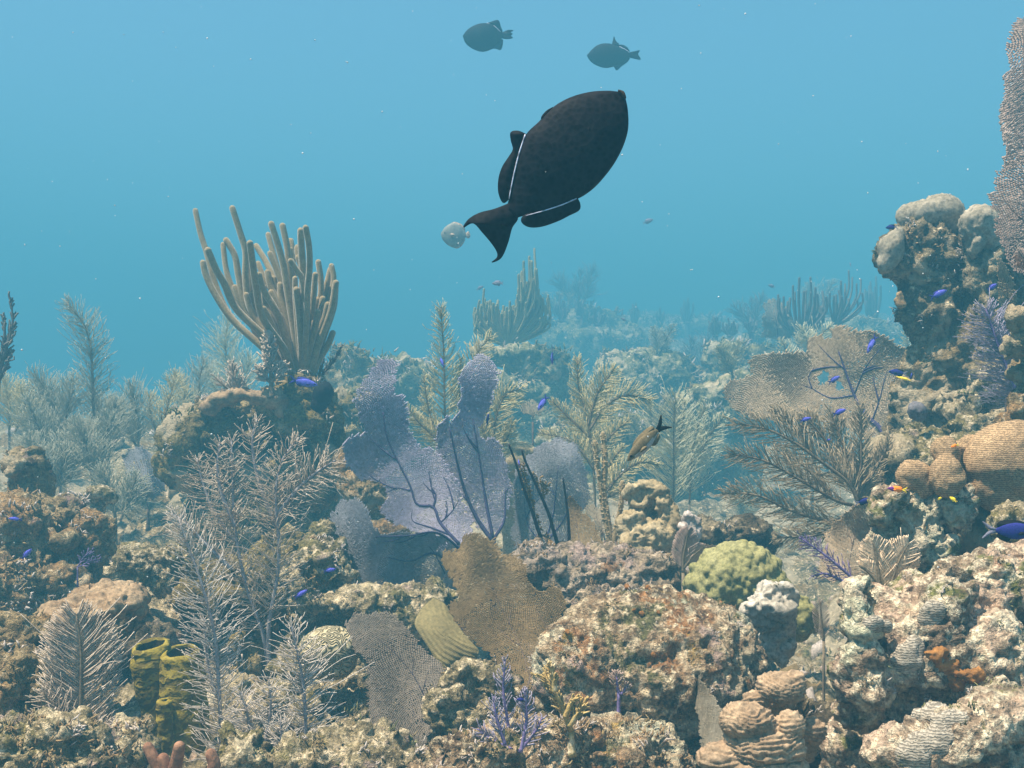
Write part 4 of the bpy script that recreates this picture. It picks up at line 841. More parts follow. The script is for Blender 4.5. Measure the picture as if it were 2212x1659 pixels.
fan('sea_fan', 'small mauve sea fan lobe under the tall one at the right edge', 2.4, [(1530, 250), (1560, 240), (1620, 260), (1650, 340), (1600, 360), (1550, 330), (1505, 320), (1530, 290), (1510, 275)], (1640, 380), 'fan_mauve', 'vein_brown', 5, .33, [[(1640, 380, .8), (1580, 320), (1530, 290)]], .003, .02, (0, 0), 212, 'z6')
fan('sea_fan', 'slim cream sea fan seen almost edge on at the bottom', 1.5, [(82, 1196), (130, 1240), (180, 1310), (222, 1370), (256, 1430), (262, 1500), (246, 1570), (224, 1650), (178, 1650), (164, 1560), (150, 1470), (136, 1380), (108, 1300)], (205, 1700), 'fan_cream', 'vein_brown', 3.6, .46, [[(205, 1700, .6), (190, 1500), (130, 1290)]], .002, .012, (-.9, .2), 213, 'z3')
fan('sea_fan', 'slender yellowish sea fan hanging beside the narrow pillar', 2.75, [(1000, 110), (1030, 125), (1060, 180), (1100, 260), (1120, 350), (1122, 420), (1085, 490), (1030, 480), (1012, 380), (1005, 250)], (1060, 520), 'fan_tan', 'vein_brown', 4.4, .42, [[(1060, 520, .8), (1070, 350), (1020, 150)]], .003, .03, (.3, .1), 214, 'y2')
fan('sea_fan', 'faint dark sea fan standing before the dark sea rods', 10, [(1575, 345), (1640, 322), (1690, 345), (1722, 400), (1742, 480), (1722, 540), (1640, 545), (1580, 520)], (1660, 570), 'fan_dim', 'vein_dark', 4.4, .42, [[(1660, 570, 1.), (1650, 450), (1630, 360)]], .012, .08, (0, .2), 215, 'y4')
fan('sea_fan', 'hazy grey sea fan low between the left plumes and the mound', 4.6, [(530, 300), (600, 268), (680, 310), (722, 400), (700, 480), (610, 490), (545, 410)], (640, 540), 'fan_slate', 'vein_brown', 5, .4, [[(640, 540, .8), (620, 420), (580, 310)]], .006, .05, (0, .2), 216, 'z1')
fan('sea_fan', 'small hazy olive fan between the tan plumes', 5.6, [(262, 890), (330, 862), (392, 888), (380, 940), (330, 965), (285, 945)], (330, 985), 'fan_dim', 'vein_brown', 4.4, .4, [[(330, 985, .8), (330, 900)]], .006, .04, (0, .2), 217, 'y4')
# bare branches of a dead fan
db = empty('dead_fan', P(1222, 1250, 2.7), 'bare dark fan skeleton with three thin forks and brown remnants', 'sea fan')
mb = MB(); foot(mb, P(1222, 1250, 2.7), .008)
mb.build('stump', MT['vein_dark'], db.location, db)
for pts, r0 in (([(1062, 840), (1040, 740), (1005, 620), (980, 540), (890, 340), (872, 285)], .006), ([(1062, 800), (1076, 700), (1070, 560), (1050, 405)], .0055), ([(1055, 830), (1000, 730), (950, 650), (920, 560), (880, 450), (845, 340), (815, 260)], .006)):
    mb = MB(); p3 = np.array([P(*q[:2], 2.7-.02*i) for i, q in enumerate(T('z2', pts))]); tube(mb, p3, [r0, r0*.7, r0*.4], 6, 30); mb.build('branch', MT['vein_dark'], db.location, db)
extra_web(db, [(850, 350), (880, 350), (915, 470), (935, 560), (955, 640), (940, 640), (915, 560), (880, 460)], (950, 660), 2.66, 'fan_brown', 5., 'z2', 23, 0)
extra_web(db, [(900, 370), (935, 400), (985, 420), (990, 480), (960, 500), (925, 440)], (1000, 540), 2.66, 'fan_brown', 5.5, 'z2', 24, 0)
# ------------------------------------------------------------------ sea rods
ROD = [
    [(155, 150), (195, 330), (240, 470), (330, 780), (450, 1010), (700, 1240), (950, 1450)], [(255, 465), (320, 620), (380, 720), (480, 930), (700, 1150), (960, 1450)],
    [(215, 565), (245, 680), (345, 870), (470, 1040), (700, 1250)], [(375, 420), (400, 620), (450, 770), (520, 950), (720, 1150), (960, 1440)], [(400, 385), (470, 510), (500, 680), (560, 900), (760, 1160), (970, 1440)],
    [(450, 130), (510, 320), (555, 480), (555, 700), (600, 950), (780, 1180), (970, 1440)], [(590, 410), (610, 560), (640, 760), (690, 1000), (860, 1250), (980, 1440)], [(575, 440), (590, 600), (600, 800), (660, 1000), (820, 1250)],
    [(640, 430), (720, 560), (790, 720), (840, 900), (930, 1200), (1000, 1440)], [(655, 570), (700, 680), (770, 800), (860, 1000), (950, 1250), (1000, 1440)], [(735, 340), (770, 470), (805, 600), (850, 760), (900, 900)],
    [(760, 255), (815, 430), (860, 600), (890, 800), (940, 1100), (1000, 1440)], [(750, 490), (810, 640), (870, 800), (930, 1000)], [(850, 270), (885, 430), (900, 560), (920, 760), (970, 1050), (1010, 1440)],
    [(915, 390), (925, 470), (935, 640), (960, 900), (990, 1200)], [(995, 310), (1000, 450), (1010, 600), (1010, 800), (1020, 1100), (1020, 1440)], [(1035, 285), (1060, 430), (1065, 600), (1048, 800), (1040, 1100), (1030, 1440)],
    [(965, 440), (970, 500), (1000, 600), (1010, 750)], [(915, 550), (960, 620), (1010, 700), (1020, 850)], [(975, 525), (1010, 620), (1030, 720)], [(910, 460), (915, 540), (925, 650)],
    [(1135, 560), (1155, 700), (1150, 850), (1100, 1050), (1060, 1300), (1030, 1440)], [(1110, 660), (1100, 800), (1080, 1000), (1050, 1250)], [(1240, 590), (1258, 690), (1235, 820), (1180, 980)], [(1232, 620), (1200, 760), (1150, 960), (1100, 1200), (1050, 1440)],
    [(1275, 780), (1260, 920), (1200, 1100), (1120, 1300), (1050, 1450)], [(1275, 725), (1255, 860), (1225, 980)], [(1250, 1125), (1210, 1220), (1150, 1330), (1080, 1450)], [(665, 1030), (690, 1120), (800, 1260), (960, 1440)],
    [(740, 1020), (780, 1130), (880, 1290), (980, 1440)], [(640, 1160), (690, 1240), (820, 1350), (960, 1440)], [(700, 760), (720, 900), (800, 1100), (950, 1370)], [(760, 800), (820, 950), (900, 1150), (980, 1400)],
    [(880, 850), (900, 1000), (960, 1250), (1000, 1440)], [(960, 780), (980, 950), (1000, 1200), (1010, 1440)], [(1130, 860), (1090, 1080), (1040, 1350)], [(560, 820), (620, 1000), (760, 1200)], [(1180, 900), (1130, 1080), (1060, 1330)], [(470, 760), (520, 880), (640, 1080)], [(850, 900), (880, 1080), (960, 1360)], [(1000, 860), (1010, 1050), (1015, 1400)], [(1080, 960), (1060, 1130), (1030, 1400)], [(620, 880), (690, 1050), (880, 1330)], [(700, 930), (780, 1090), (930, 1360)], [(820, 980), (870, 1130), (960, 1380)], [(930, 940), (960, 1100), (1000, 1390)], [(1170, 1020), (1120, 1180), (1050, 1390)], [(540, 960), (640, 1110), (850, 1330)], [(1200, 1000), (1160, 1150), (1070, 1380)]]+[[(x, y), (x+(960-x)*.12, y+120), (x+(980-x)*.45, y+300), (x+(1000-x)*.8, max(y+430, 1300)), (1000, 1440)] for x, y in [(600, 700), (660, 660), (730, 640), (690, 820), (780, 690), (830, 740), (900, 700), (950, 690), (1060, 760), (1130, 960), (1170, 850), (640, 960), (590, 1000), (730, 1040), (860, 980), (1100, 1040), (1210, 900)]]
def broad(q):
    q = [p for p in q if p[1] < 1290] or q[:2]
    x, y = q[-1]
    e = 1000+(x-1000)*(.42 if y > 1000 else .30)
    return q+([(x+(e-x)*.55, (y+1450)/2)] if y < 1250 else [])+[(e, 1460)]
rods('sea_rod', 'big tan sea rod of thick upright fingers on the left mound', 'sea rod', 4.0, [broad(q) for q in ROD],
    'rod', .0128, v='y3', dr=.13, seed=301, base_r=1.05)
def auto_rods(tops, base, n, seed, jitter=12, drop=.55):
    r = np.random.default_rng(seed); t = np.array(tops, float); out = []
    for q in tops: out.append(q)
    lo, hi = t[:, 0].min(), t[:, 0].max()
    for _ in range(n):
        x = r.uniform(lo, hi); yt = np.interp(x, t[:, 0], t[:, 1]); out.append((x, yt+(base[1]-yt)*r.uniform(.05, drop)))
    F = []
    for x, y in out:
        bx, by = base; h = by-y; s = 1 if x > bx else -1
        m1 = (x+r.normal(0, 3), y+h*.3); m2 = (x+(bx-x)*.35, y+h*.62); m3 = (x+(bx-x)*.8, y+h*.9)
        F.append([(x, y), m1, m2, m3, (bx, by)])
    return F
rods('sea_rod', 'olive bushy sea rod with a tall peak, behind the tan plume', 'sea rod', 9.2, auto_rods([(15, 370), (40, 330), (65, 268), (100, 330), (140, 330), (170, 360), (205, 335), (245, 300), (252, 190), (280, 118), (310, 92), (338, 48), (350, 160), (362, 270), (385, 318), (412, 300), (420, 370)], (190, 575), 150, 302), 'pl_olive', .0115, v='y4', dr=.12, seed=302, sides=6, base_r=1.4)
DR = 'dark slender sea rods in the right haze'
rods('sea_rod', 'dark slender sea rod behind the big fan, the fuller of two', 'sea rod', 10, auto_rods([(1660, 300), (1690, 310), (1740, 250), (1775, 208), (1800, 280), (1835, 205), (1862, 260), (1900, 280), (1920, 310)], (1775, 540), 24, 303), 'pl_dark', .013, DR, 'y4', .12, 303, sides=5)
rods('sea_rod', 'dark slender sea rod behind the big fan, the right hand taller one', 'sea rod', 10.5, auto_rods([(1940, 290), (1975, 300), (2000, 225), (2042, 168), (2062, 205), (2085, 240), (2108, 215), (2115, 290)], (1965, 470), 16, 304), 'pl_dark', .012, DR, 'y4', .12, 304, sides=5)
rods('sea_rod', 'faint sea rod just left of the dark pillar', 'sea rod', 17, auto_rods([(2130, 270), (2160, 230), (2190, 200), (2215, 250)], (2180, 470), 16, 305), 'pl_dark', .02, DR, 'y4', .2, 305, sides=5)
HR = 'faint gorgonians on the far horizon'
for i, (tops, base, Y, lb) in enumerate([([(858, 380), (872, 350), (890, 345), (905, 380)], (882, 460), 22, 'faint thin gorgonian right of the far tall mound'), ([(1135, 370), (1150, 330), (1172, 318), (1200, 340)], (1168, 450), 24, 'faintest round gorgonian at the middle of the horizon'),
        ([(1285, 440), (1308, 415), (1330, 420), (1345, 445)], (1318, 520), 15, 'dark spiky gorgonian left of the white topped block'), ([(1360, 450), (1390, 425), (1420, 440), (1440, 460)], (1400, 520), 14, 'dark low gorgonian above the white topped block'),
        ([(455, 350), (480, 300), (500, 330), (520, 360)], (485, 440), 17, 'faint gorgonian between the bushy rod and the far mound'), ([(640, 400), (665, 370), (690, 395), (720, 400)], (680, 460), 17, 'faint low gorgonian on the far tall mound'),
        ([(1000, 400), (1020, 370), (1040, 390)], (1020, 450), 23, 'faint small gorgonian left of the round one'), ([(1480, 450), (1510, 420), (1545, 440)], (1515, 500), 14, 'dark low gorgonian left of the faint fan'), ([(560, 330), (580, 310), (600, 345)], (580, 420), 18, 'faint gorgonian on the peak of the far mound')]):
    rods('gorgonian', lb, 'gorgonian', Y, auto_rods(tops, base, 14, 310+i), 'pl_dark', .0011*Y, HR, 'y4', .1, 310+i, sides=5, part='branch')
rods('knobby_rod', 'knobbly tan sea rod of two tall stems beside the tan sponge', 'sea rod', 2.9, [[(1222, 215), (1232, 330), (1226, 450), (1245, 600), (1266, 730)], [(1188, 250), (1196, 330), (1212, 450), (1235, 600), (1262, 730)], [(1306, 425), (1300, 520), (1280, 620), (1266, 720)]], 'rod', .0072, v='z2', dr=.02, seed=320, knob=.45, part='stem', sides=8)
# ------------------------------------------------------------------ feather plumes
PG = 'sea plume'
A_ = dict(ang=62, curl=.15, prof='even', out=.7, lean=(0, 0, .05), droop=.2, wig=.05, t0=.02)
plume('sea_plume', 'tall lavender grey sea plume, front left, left of its neighbours', PG, 2.1, [
    ([(965, 1700), (955, 1500), (945, 1300), (930, 1100), (900, 960), (850, 800), (805, 680), (770, 570)], 150, 170, dict(A_)),
    ([(940, 1350), (905, 1250), (890, 1120), (880, 1010)], 110, 40, dict(A_))], 'pl_grey', 'st_grey', .0011, .0045, v='z1', seed=401, dr=.03)
plume('sea_plume', 'tall grey brown sea plume of several fronds in front of the mound', PG, 2.5, [
    ([(1190, 1440), (1165, 1250), (1130, 1060), (1060, 860), (1015, 620), (1005, 420), (1000, 240)], 120, 140, dict(A_, t0=.3)),
    ([(1165, 1250), (1160, 1050), (1195, 850), (1205, 700), (1192, 480), (1215, 340), (1290, 230)], 125, 140, dict(A_, t0=.25)),
    ([(1200, 560), (1290, 450), (1370, 380), (1450, 330)], 120, 80, dict(A_, droop=.5)),
    ([(1030, 700), (930, 560), (880, 440), (850, 320)], 100, 70, dict(A_)),
    ([(1020, 620), (960, 480), (940, 360), (950, 250)], 90, 60, dict(A_)),
    ([(1195, 620), (1120, 430), (1090, 260), (1110, 150)], 90, 70, dict(A_)),
    ([(1000, 800), (880, 680), (800, 600), (740, 560)], 100, 60, dict(A_, droop=.45))], 'pl_greybrown', 'st_grey', .0012, .0055, v='z1', seed=402, dr=.06)
plume('sea_plume', 'lavender grey sea plume with long loose tips below the brain coral', PG, 1.95, [
    ([(1305, 1700), (1320, 1500), (1312, 1320), (1290, 1180), (1258, 1040)], 150, 100, dict(A_)), ([(1180, 1700), (1215, 1580), (1212, 1450)], 90, 40, dict(A_))], 'pl_grey', 'st_grey', .0011, .004, v='z1', seed=403, dr=.03)
plume('sea_plume', 'low lavender grey sea plume at the bottom between two tall ones', PG, 2.0, [
    ([(1080, 1700), (1090, 1560), (1070, 1430), (1040, 1330)], 120, 70, dict(A_)), ([(1100, 1700), (1150, 1520), (1170, 1380), (1160, 1280)], 110, 60, dict(A_))], 'pl_grey', 'st_grey', .0011, .004, v='z1', seed=404, dr=.03)
plume('sea_plume', 'flat feather shaped tan sea plume with a dark stem, bottom left', PG, 1.9, [
    ([(352, 1560), (350, 1400), (352, 1250), (348, 1120), (330, 1000)], 185, 120, dict(ang=55, curl=.2, prof='leaf', out=.12, lean=(0, 0, .15), wig=.03, t0=.06, mess=.1)),
    ([(340, 1560), (250, 1420), (180, 1330)], 110, 40, dict(A_, prof='leaf')), ([(360, 1560), (440, 1470), (500, 1480)], 80, 34, dict(A_, prof='leaf', droop=.6))], 'pl_greybrown', 'st_brown', .0013, .0045, v='z1', seed=405, dr=.02, mul=2.8)
LB = 'hazy sea plumes along the left drop-off'
dm = dict(ang=50, curl=.3, prof='even', out=.9, lean=(0, 0, .2), droop=.1, wig=.06)
for i, (Y, fr, mt, rr, lb) in enumerate([
    (5.0, [([(405, 1000), (400, 800), (388, 650), (355, 560), (290, 480)], 110, 110, dict(dm, droop=.35))], 'pl_dim', .0017, 'tallest hazy sea plume on the left, its tip bent left'),
    (5.2, [([(260, 1180), (240, 1000), (215, 880), (150, 790)], 120, 110, dict(dm)), ([(250, 1100), (290, 950), (320, 820)], 110, 90, dict(dm)), ([(245, 1150), (160, 1000), (120, 900)], 110, 90, dict(dm))], 'pl_dim', .0017, 'broad hazy sea plume under the tallest one on the left'),
    (4.8, [([(400, 1250), (380, 1120), (330, 1000)], 110, 90, dict(dm)), ([(420, 1250), (450, 1100), (470, 970)], 100, 90, dict(dm)), ([(390, 1200), (300, 1130), (230, 1080)], 90, 60, dict(dm))], 'pl_dim', .0017, 'low hazy sea plume right of the broad one on the left'),
    (5.4, [([(40, 1050), (40, 920), (20, 820)], 100, 80, dict(dm)), ([(60, 1050), (110, 930), (90, 850)], 90, 60, dict(dm))], 'pl_tan', .0017, 'hazy tan sea plume at the left edge'),
    (5.6, [([(600, 1130), (590, 980), (570, 840)], 110, 80, dict(dm, ang=35)), ([(600, 1120), (540, 1000), (500, 900)], 90, 60, dict(dm, ang=35))], 'pl_dim', .0017, 'hazy spiky sea plume in the gap left of the mound'),
    (5.5, [([(700, 1080), (720, 950), (760, 790)], 90, 80, dict(dm, droop=.3)), ([(690, 1080), (780, 960), (800, 860)], 90, 70, dict(dm, droop=.3)), ([(690, 1080), (650, 960), (650, 880)], 80, 60, dict(dm))], 'pl_tan', .0017, 'hazy tan sea plume just left of the mound'),
    (6.5, [([(1040, 960), (1000, 800), (975, 680), (985, 560)], 120, 130, dict(dm, droop=.3)), ([(1020, 960), (930, 850), (900, 760)], 100, 90, dict(dm)), ([(1050, 960), (1060, 820), (1080, 720)], 100, 80, dict(dm))], 'pl_pale', .0017, 'pale misty sea plume behind the big sea rod'),
    (6.0, [([(870, 960), (860, 830), (880, 730)], 90, 60, dict(dm)), ([(850, 960), (800, 860), (770, 800)], 80, 50, dict(dm))], 'pl_dim', .0017, 'dim bushy sea plume left of the misty pale one'),
    (5.9, [([(120, 1100), (110, 960), (80, 860)], 110, 80, dict(dm)), ([(180, 1080), (190, 930), (170, 830)], 110, 80, dict(dm))], 'pl_dim', .0017, 'dim far sea plume between the tan one and the tallest one'),
    (5.3, [([(470, 1120), (480, 1000), (500, 920)], 110, 80, dict(dm)), ([(480, 1120), (430, 1000), (420, 900)], 110, 80, dict(dm))], 'pl_dim', .0017, 'dim sea plume at the foot of the tallest one on the left'),
    (4.6, [([(180, 1300), (160, 1180), (120, 1080)], 110, 80, dict(dm)), ([(230, 1300), (270, 1200), (280, 1120)], 110, 80, dict(dm))], 'pl_dim', .002, 'dim bushy sea plume right behind the dark brown stump'),
    (4.4, [([(500, 1420), (480, 1300), (430, 1200)], 90, 70, dict(dm)), ([(520, 1420), (560, 1320), (590, 1230)], 90, 60, dict(dm))], 'pl_dim', .002, 'low dim sea plume right of the little stump')]):
    plume('sea_plume', lb, PG, Y, fr, mt, 'st_brown', rr, .007, LB, 410+i, 'z4', dr=.12, mul=2.6)
plume('sea_plume', 'small brown sea plume on the ochre crown of the mound', PG, 3.9, [([(1030, 900), (1022, 830), (1000, 740)], 75, 50, dict(ang=42, curl=.3, prof='tri', out=.4, t0=.1)), ([(1028, 880), (960, 830), (920, 790)], 45, 26, dict(ang=42, prof='tri'))], 'pl_greybrown', 'st_brown', .0028, .006, v='z4', seed=420)
plume('bottle_brush', 'stubby tan bottle brush gorgonian at the foot of the sea rod', 'gorgonian', 3.86, [([(760, 1500), (755, 1400), (745, 1280), (740, 1130)], 85, 110, dict(ang=48, curl=.2, prof='even', out=1.2, K=5)), ([(750, 1510), (700, 1470), (670, 1400)], 70, 50, dict(ang=48, out=1.2, prof='even')), ([(760, 1510), (830, 1440), (850, 1370)], 70, 50, dict(ang=48, out=1.2, prof='even'))], 'pl_greybrown', 'st_brown', .0052, .008, v='y3', seed=421)
plume('dark_gorgonian', 'thin blackish bare gorgonian right of the sea rod foot', 'gorgonian', 4.1, [([(1120, 1500), (1200, 1420), (1280, 1310), (1325, 1225)], 60, 20, dict(ang=40, prof='tri', out=.4)), ([(1120, 1500), (1160, 1400), (1180, 1330)], 50, 14, dict(ang=40, prof='tri'))], 'pl_dark', 'pl_dark', .003, .006, v='y3', seed=422)
tn = dict(ang=54, curl=.25, prof='tri', out=.45, lean=(0, 0, .18), wig=.05, droop=.1, t0=.1)
TG = 'tan sea plumes behind the purple fans'
plume('sea_plume', 'tall upright tan sea plume with a pointed tip, mid picture', PG, 4.3, [([(545, 1150), (538, 900), (535, 700), (522, 500)], 135, 130, dict(tn)), ([(545, 1150), (480, 980), (455, 850), (450, 790)], 70, 60, dict(tn)), ([(545, 1100), (430, 1000), (380, 930)], 80, 50, dict(tn))], 'pl_tan', 'st_brown', .0016, .005, TG, 430, 'z5', dr=.05, mul=2.6)
plume('sea_plume', 'tan sea plume curling right above the central purple lobe', PG, 4.5, [([(600, 1050), (630, 860), (680, 700), (740, 620)], 85, 80, dict(tn, prof='even')), ([(620, 1000), (600, 850), (610, 720)], 80, 60, dict(tn))], 'pl_tan', 'st_brown', .0016, .005, TG, 431, 'z5', dr=.05, mul=2.6)
plume('sea_plume', 'drooping tan sea plume right of the central purple lobe', PG, 4.2, [([(740, 1150), (760, 980), (800, 880), (870, 850)], 95, 80, dict(tn, prof='even', droop=.6)), ([(740, 1120), (700, 1010), (730, 930)], 70, 50, dict(tn, droop=.4)), ([(750, 1150), (810, 1060), (830, 1000)], 80, 60, dict(tn, droop=.5))], 'pl_tan', 'st_brown', .0015, .005, TG, 432, 'z5', dr=.05, mul=2.6)
plume('sea_plume', 'wide tan sea plume with a dark stem and arching side fronds', PG, 4.3, [([(1190, 1400), (1182, 1200), (1165, 1050), (1150, 950), (1118, 850), (1112, 715)], 120, 120, dict(tn, t0=.3)), ([(1165, 1030), (1230, 930), (1320, 880), (1430, 900)], 85, 80, dict(tn, droop=.4, prof='even')), ([(1165, 1060), (1080, 980), (1000, 900)], 70, 50, dict(tn)),
    ([(1160, 1010), (1200, 870), (1270, 765)], 80, 70, dict(tn, prof='even', droop=.3)), ([(1185, 1200), (1090, 1080), (950, 1040)], 75, 60, dict(tn)), ([(1185, 1150), (1260, 1050), (1330, 990)], 80, 50, dict(tn))], 'pl_tan', 'st_brown', .0015, .006, TG, 433, 'z5', dr=.06, mul=2.6)
plume('sea_plume', 'low tan sea plume spreading behind the tan sponge', PG, 3.9, [([(1215, 1330), (1290, 1230), (1380, 1170), (1460, 1180)], 85, 70, dict(tn)), ([(1220, 1330), (1310, 1290), (1420, 1280)], 60, 50, dict(tn)), ([(1215, 1300), (1250, 1180), (1310, 1100)], 70, 50, dict(tn))], 'pl_tan', 'st_brown', .0014, .005, TG, 434, 'z5', dr=.05, mul=2.6)
PP = 'pale sea plumes in the sandy gap'
plume('sea_plume', 'pale upright sea plume in the sandy gap left of the brown plume', PG, 4.8, [([(40, 1400), (42, 1200), (42, 1020), (50, 890)], 140, 120, dict(tn, prof='even', droop=.2)), ([(44, 1150), (80, 1000), (90, 900)], 90, 50, dict(tn))], 'pl_pale', 'st_brown', .0015, .005, PP, 435, 'z6', dr=.05, mul=2.4)
plume('sea_plume', 'pale sea plume with long loose tips touching the big fan', PG, 4.9, [([(110, 1350), (120, 1150), (150, 1000), (180, 930)], 120, 90, dict(tn, droop=.3)), ([(120, 1200), (200, 1050), (260, 970)], 110, 70, dict(tn, droop=.3))], 'pl_pale', 'st_brown', .0015, .005, PP, 436, 'z6', dr=.05, mul=2.4)
plume('sea_plume', 'misty pale sea plumes peeping over the top of the big fan', PG, 6.5, [([(640, 720), (620, 650), (600, 590)], 90, 50, dict(tn)), ([(660, 700), (680, 620), (720, 580)], 80, 50, dict(tn)), ([(560, 760), (530, 690), (510, 640)], 70, 40, dict(tn)), ([(1080, 760), (1060, 680), (1040, 600)], 60, 40, dict(tn))], 'pl_pale', 'st_brown', .0024, .006, PP, 437, 'z6', dr=.1)
br = dict(ang=44, curl=.45, prof='even', out=.25, lean=(-.05, 0, .12), wig=.05, t0=.08)
plume('sea_plume', 'large brown feathery sea plume fanning left below the big fan', PG, 2.75, [
    ([(845, 1360), (800, 1260), (700, 1180), (560, 1080), (430, 1020), (300, 1000)], 105, 100, dict(br)), ([(840, 1360), (740, 1330), (600, 1250), (430, 1160), (280, 1130)], 100, 100, dict(br)),
    ([(820, 1400), (720, 1420), (560, 1380), (400, 1310), (250, 1300)], 95, 100, dict(br)), ([(800, 1420), (700, 1470), (600, 1490), (490, 1490)], 75, 60, dict(br)), ([(830, 1320), (800, 1200), (770, 1080), (715, 940)], 85, 80, dict(br)),
    ([(835, 1320), (850, 1180), (850, 1050), (850, 920)], 80, 80, dict(br)), ([(840, 1330), (900, 1220), (950, 1130), (975, 1060)], 70, 60, dict(br)), ([(760, 1230), (700, 1080), (600, 960)], 80, 70, dict(br)), ([(650, 1150), (560, 1010), (470, 940)], 70, 60, dict(br)), ([(720, 1300), (600, 1180), (480, 1110)], 70, 60, dict(br))],
    'pl_brown', 'st_brown', .0013, .005, None, 440, 'z6', dr=.07, mul=2.2)
pu = dict(ang=58, curl=.1, prof='even', out=.5, lean=(-.25, 0, .0), wig=.05, droop=.1, t0=.05)
plume('sea_plume', 'violet sea plume with long curved tips at the right edge', PG, 2.6, [([(1120, 960), (1060, 800), (990, 620), (930, 440)], 190, 90, dict(pu)), ([(1170, 1060), (1140, 900), (1110, 700), (1060, 560)], 230, 90, dict(pu)), ([(1190, 1100), (1160, 1000), (1120, 940)], 230, 50, dict(pu))], 'pl_purple', 'st_purple', .0012, .005, None, 441, 'y2', dr=.05, mul=2.4)
hy = dict(ang=52, curl=.2, prof='leaf', out=.04, lean=(0, 0, .05), wig=.01, t0=.22, K=5, mess=.03)
plume('feather_hydroid', 'peach feather hydroid of two flat leaves with dark stems', 'hydroid', 1.7, [([(945, 950), (932, 860), (920, 760), (900, 680)], 88, 60, dict(hy)), ([(958, 950), (985, 850), (1012, 770), (1055, 690)], 92, 60, dict(hy)), ([(935, 880), (890, 820), (840, 785)], 52, 36, dict(hy)), ([(965, 900), (1020, 830), (1090, 740)], 50, 36, dict(hy))], 'pl_peach', 'st_brown', .0012, .0035, None, 442, 'z3', mul=1.7)
plume('feather_hydroid', 'pale mauve feather hydroid left of the yellow finger coral', 'hydroid', 2.5, [([(1520, 1100), (1520, 980), (1540, 860), (1560, 750)], 110, 70, dict(hy, t0=.1)), ([(1525, 1060), (1610, 950), (1690, 890)], 75, 50, dict(hy, t0=.1))], 'fan_mauve', 'st_brown', .0019, .004, None, 443, 'y5', mul=1.6)
plume('feather_hydroid', 'small pale feather hydroid under the dull yellow coral', 'hydroid', 2.2, [([(690, 1110), (680, 1020), (675, 940)], 40, 34, dict(hy, t0=.1))], 'fan_mauve', 'st_brown', .0012, .003, None, 444, 'z3', mul=1.2)
pp = dict(ang=45, curl=.5, prof='even', out=.5, lean=(0, 0, .15), wig=.06, t0=.15, K=5)
plume('purple_gorgonian', 'thin purple gorgonian branch pointing left of the peach hydroid', 'gorgonian', 1.95, [([(850, 870), (770, 800), (690, 735), (585, 662)], 58, 34, dict(pp)), ([(790, 860), (700, 820), (640, 830)], 44, 16, dict(pp))], 'st_purple', 'st_purple', .001, .003, None, 445, 'z3')
plume('purple_gorgonian', 'violet bushy gorgonian at the bottom, left of the gold coral', 'gorgonian', hit(1106, 1600)[0]-.03, [([(830, 1590), (805, 1420), (792, 1310), (800, 1190)], 62, 26, dict(pp)), ([(868, 1590), (892, 1450), (885, 1330)], 62, 24, dict(pp)), ([(830, 1580), (750, 1540), (680, 1490)], 55, 18, dict(pp)), ([(860, 1590), (930, 1500), (960, 1440)], 55, 16, dict(pp)), ([(800, 1560), (760, 1430), (750, 1350)], 50, 18, dict(pp))], 'pl_purple', 'st_purple', .0013, .003, None, 446, 'z2', dr=.03)
plume('purple_gorgonian', 'faint pink little gorgonian on the face of the boulder', 'gorgonian', hit(1336, 1490)[0]-.015, [([(1290, 1330), (1285, 1310), (1280, 1250)], 40, 24, dict(pp)), ([(1300, 1340), (1330, 1300)], 30, 12, dict(pp))], 'fan_mauve', 'st_purple', .0016, .003, None, 447, 'z2')
gc = dict(ang=42, curl=.6, prof='even', out=.9, lean=(0, 0, .25), wig=.03, t0=.2, K=5)
plume('gold_coral', 'golden branching fire coral in front of the boulder', C_, hit(1234, 1575)[0]-.03, [([(1085, 1500), (1050, 1410), (1015, 1330), (970, 1270), (925, 1255)], 42, 34, dict(gc)), ([(1015, 1330), (1005, 1260), (985, 1200)], 36, 22, dict(gc)), ([(1075, 1480), (1120, 1410), (1150, 1360)], 40, 22, dict(gc)), ([(1060, 1440), (1090, 1370), (1120, 1350)], 30, 14, dict(gc))], 'gold', 'gold', .0021, .0048, None, 448, 'z2', dr=.02)
plume('purple_gorgonian', 'dim violet sprig by the hollow of the left brown rock', 'gorgonian', hit(170, 1225)[0]-.03, [([(335, 790), (365, 745), (400, 715)], 30, 8, dict(pp)), ([(338, 790), (400, 762), (440, 752)], 26, 7, dict(pp))], 'st_purple', 'st_purple', .0014, .002, None, 449, 'z1')
plume('dark_gorgonian', 'dark bare gorgonian cut by the left edge', 'gorgonian', 3.9, [([(-10, 880), (0, 780), (25, 680), (55, 570), (45, 460)], 70, 26, dict(ang=28, curl=.4, prof='tri', out=.4)), ([(0, 800), (30, 740), (50, 690)], 40, 10, dict(ang=30, prof='tri')), ([(5, 740), (20, 620), (15, 530)], 50, 12, dict(ang=30, prof='tri'))], 'pl_dark', 'pl_dark', .005, .008, None, 450, 'z4')
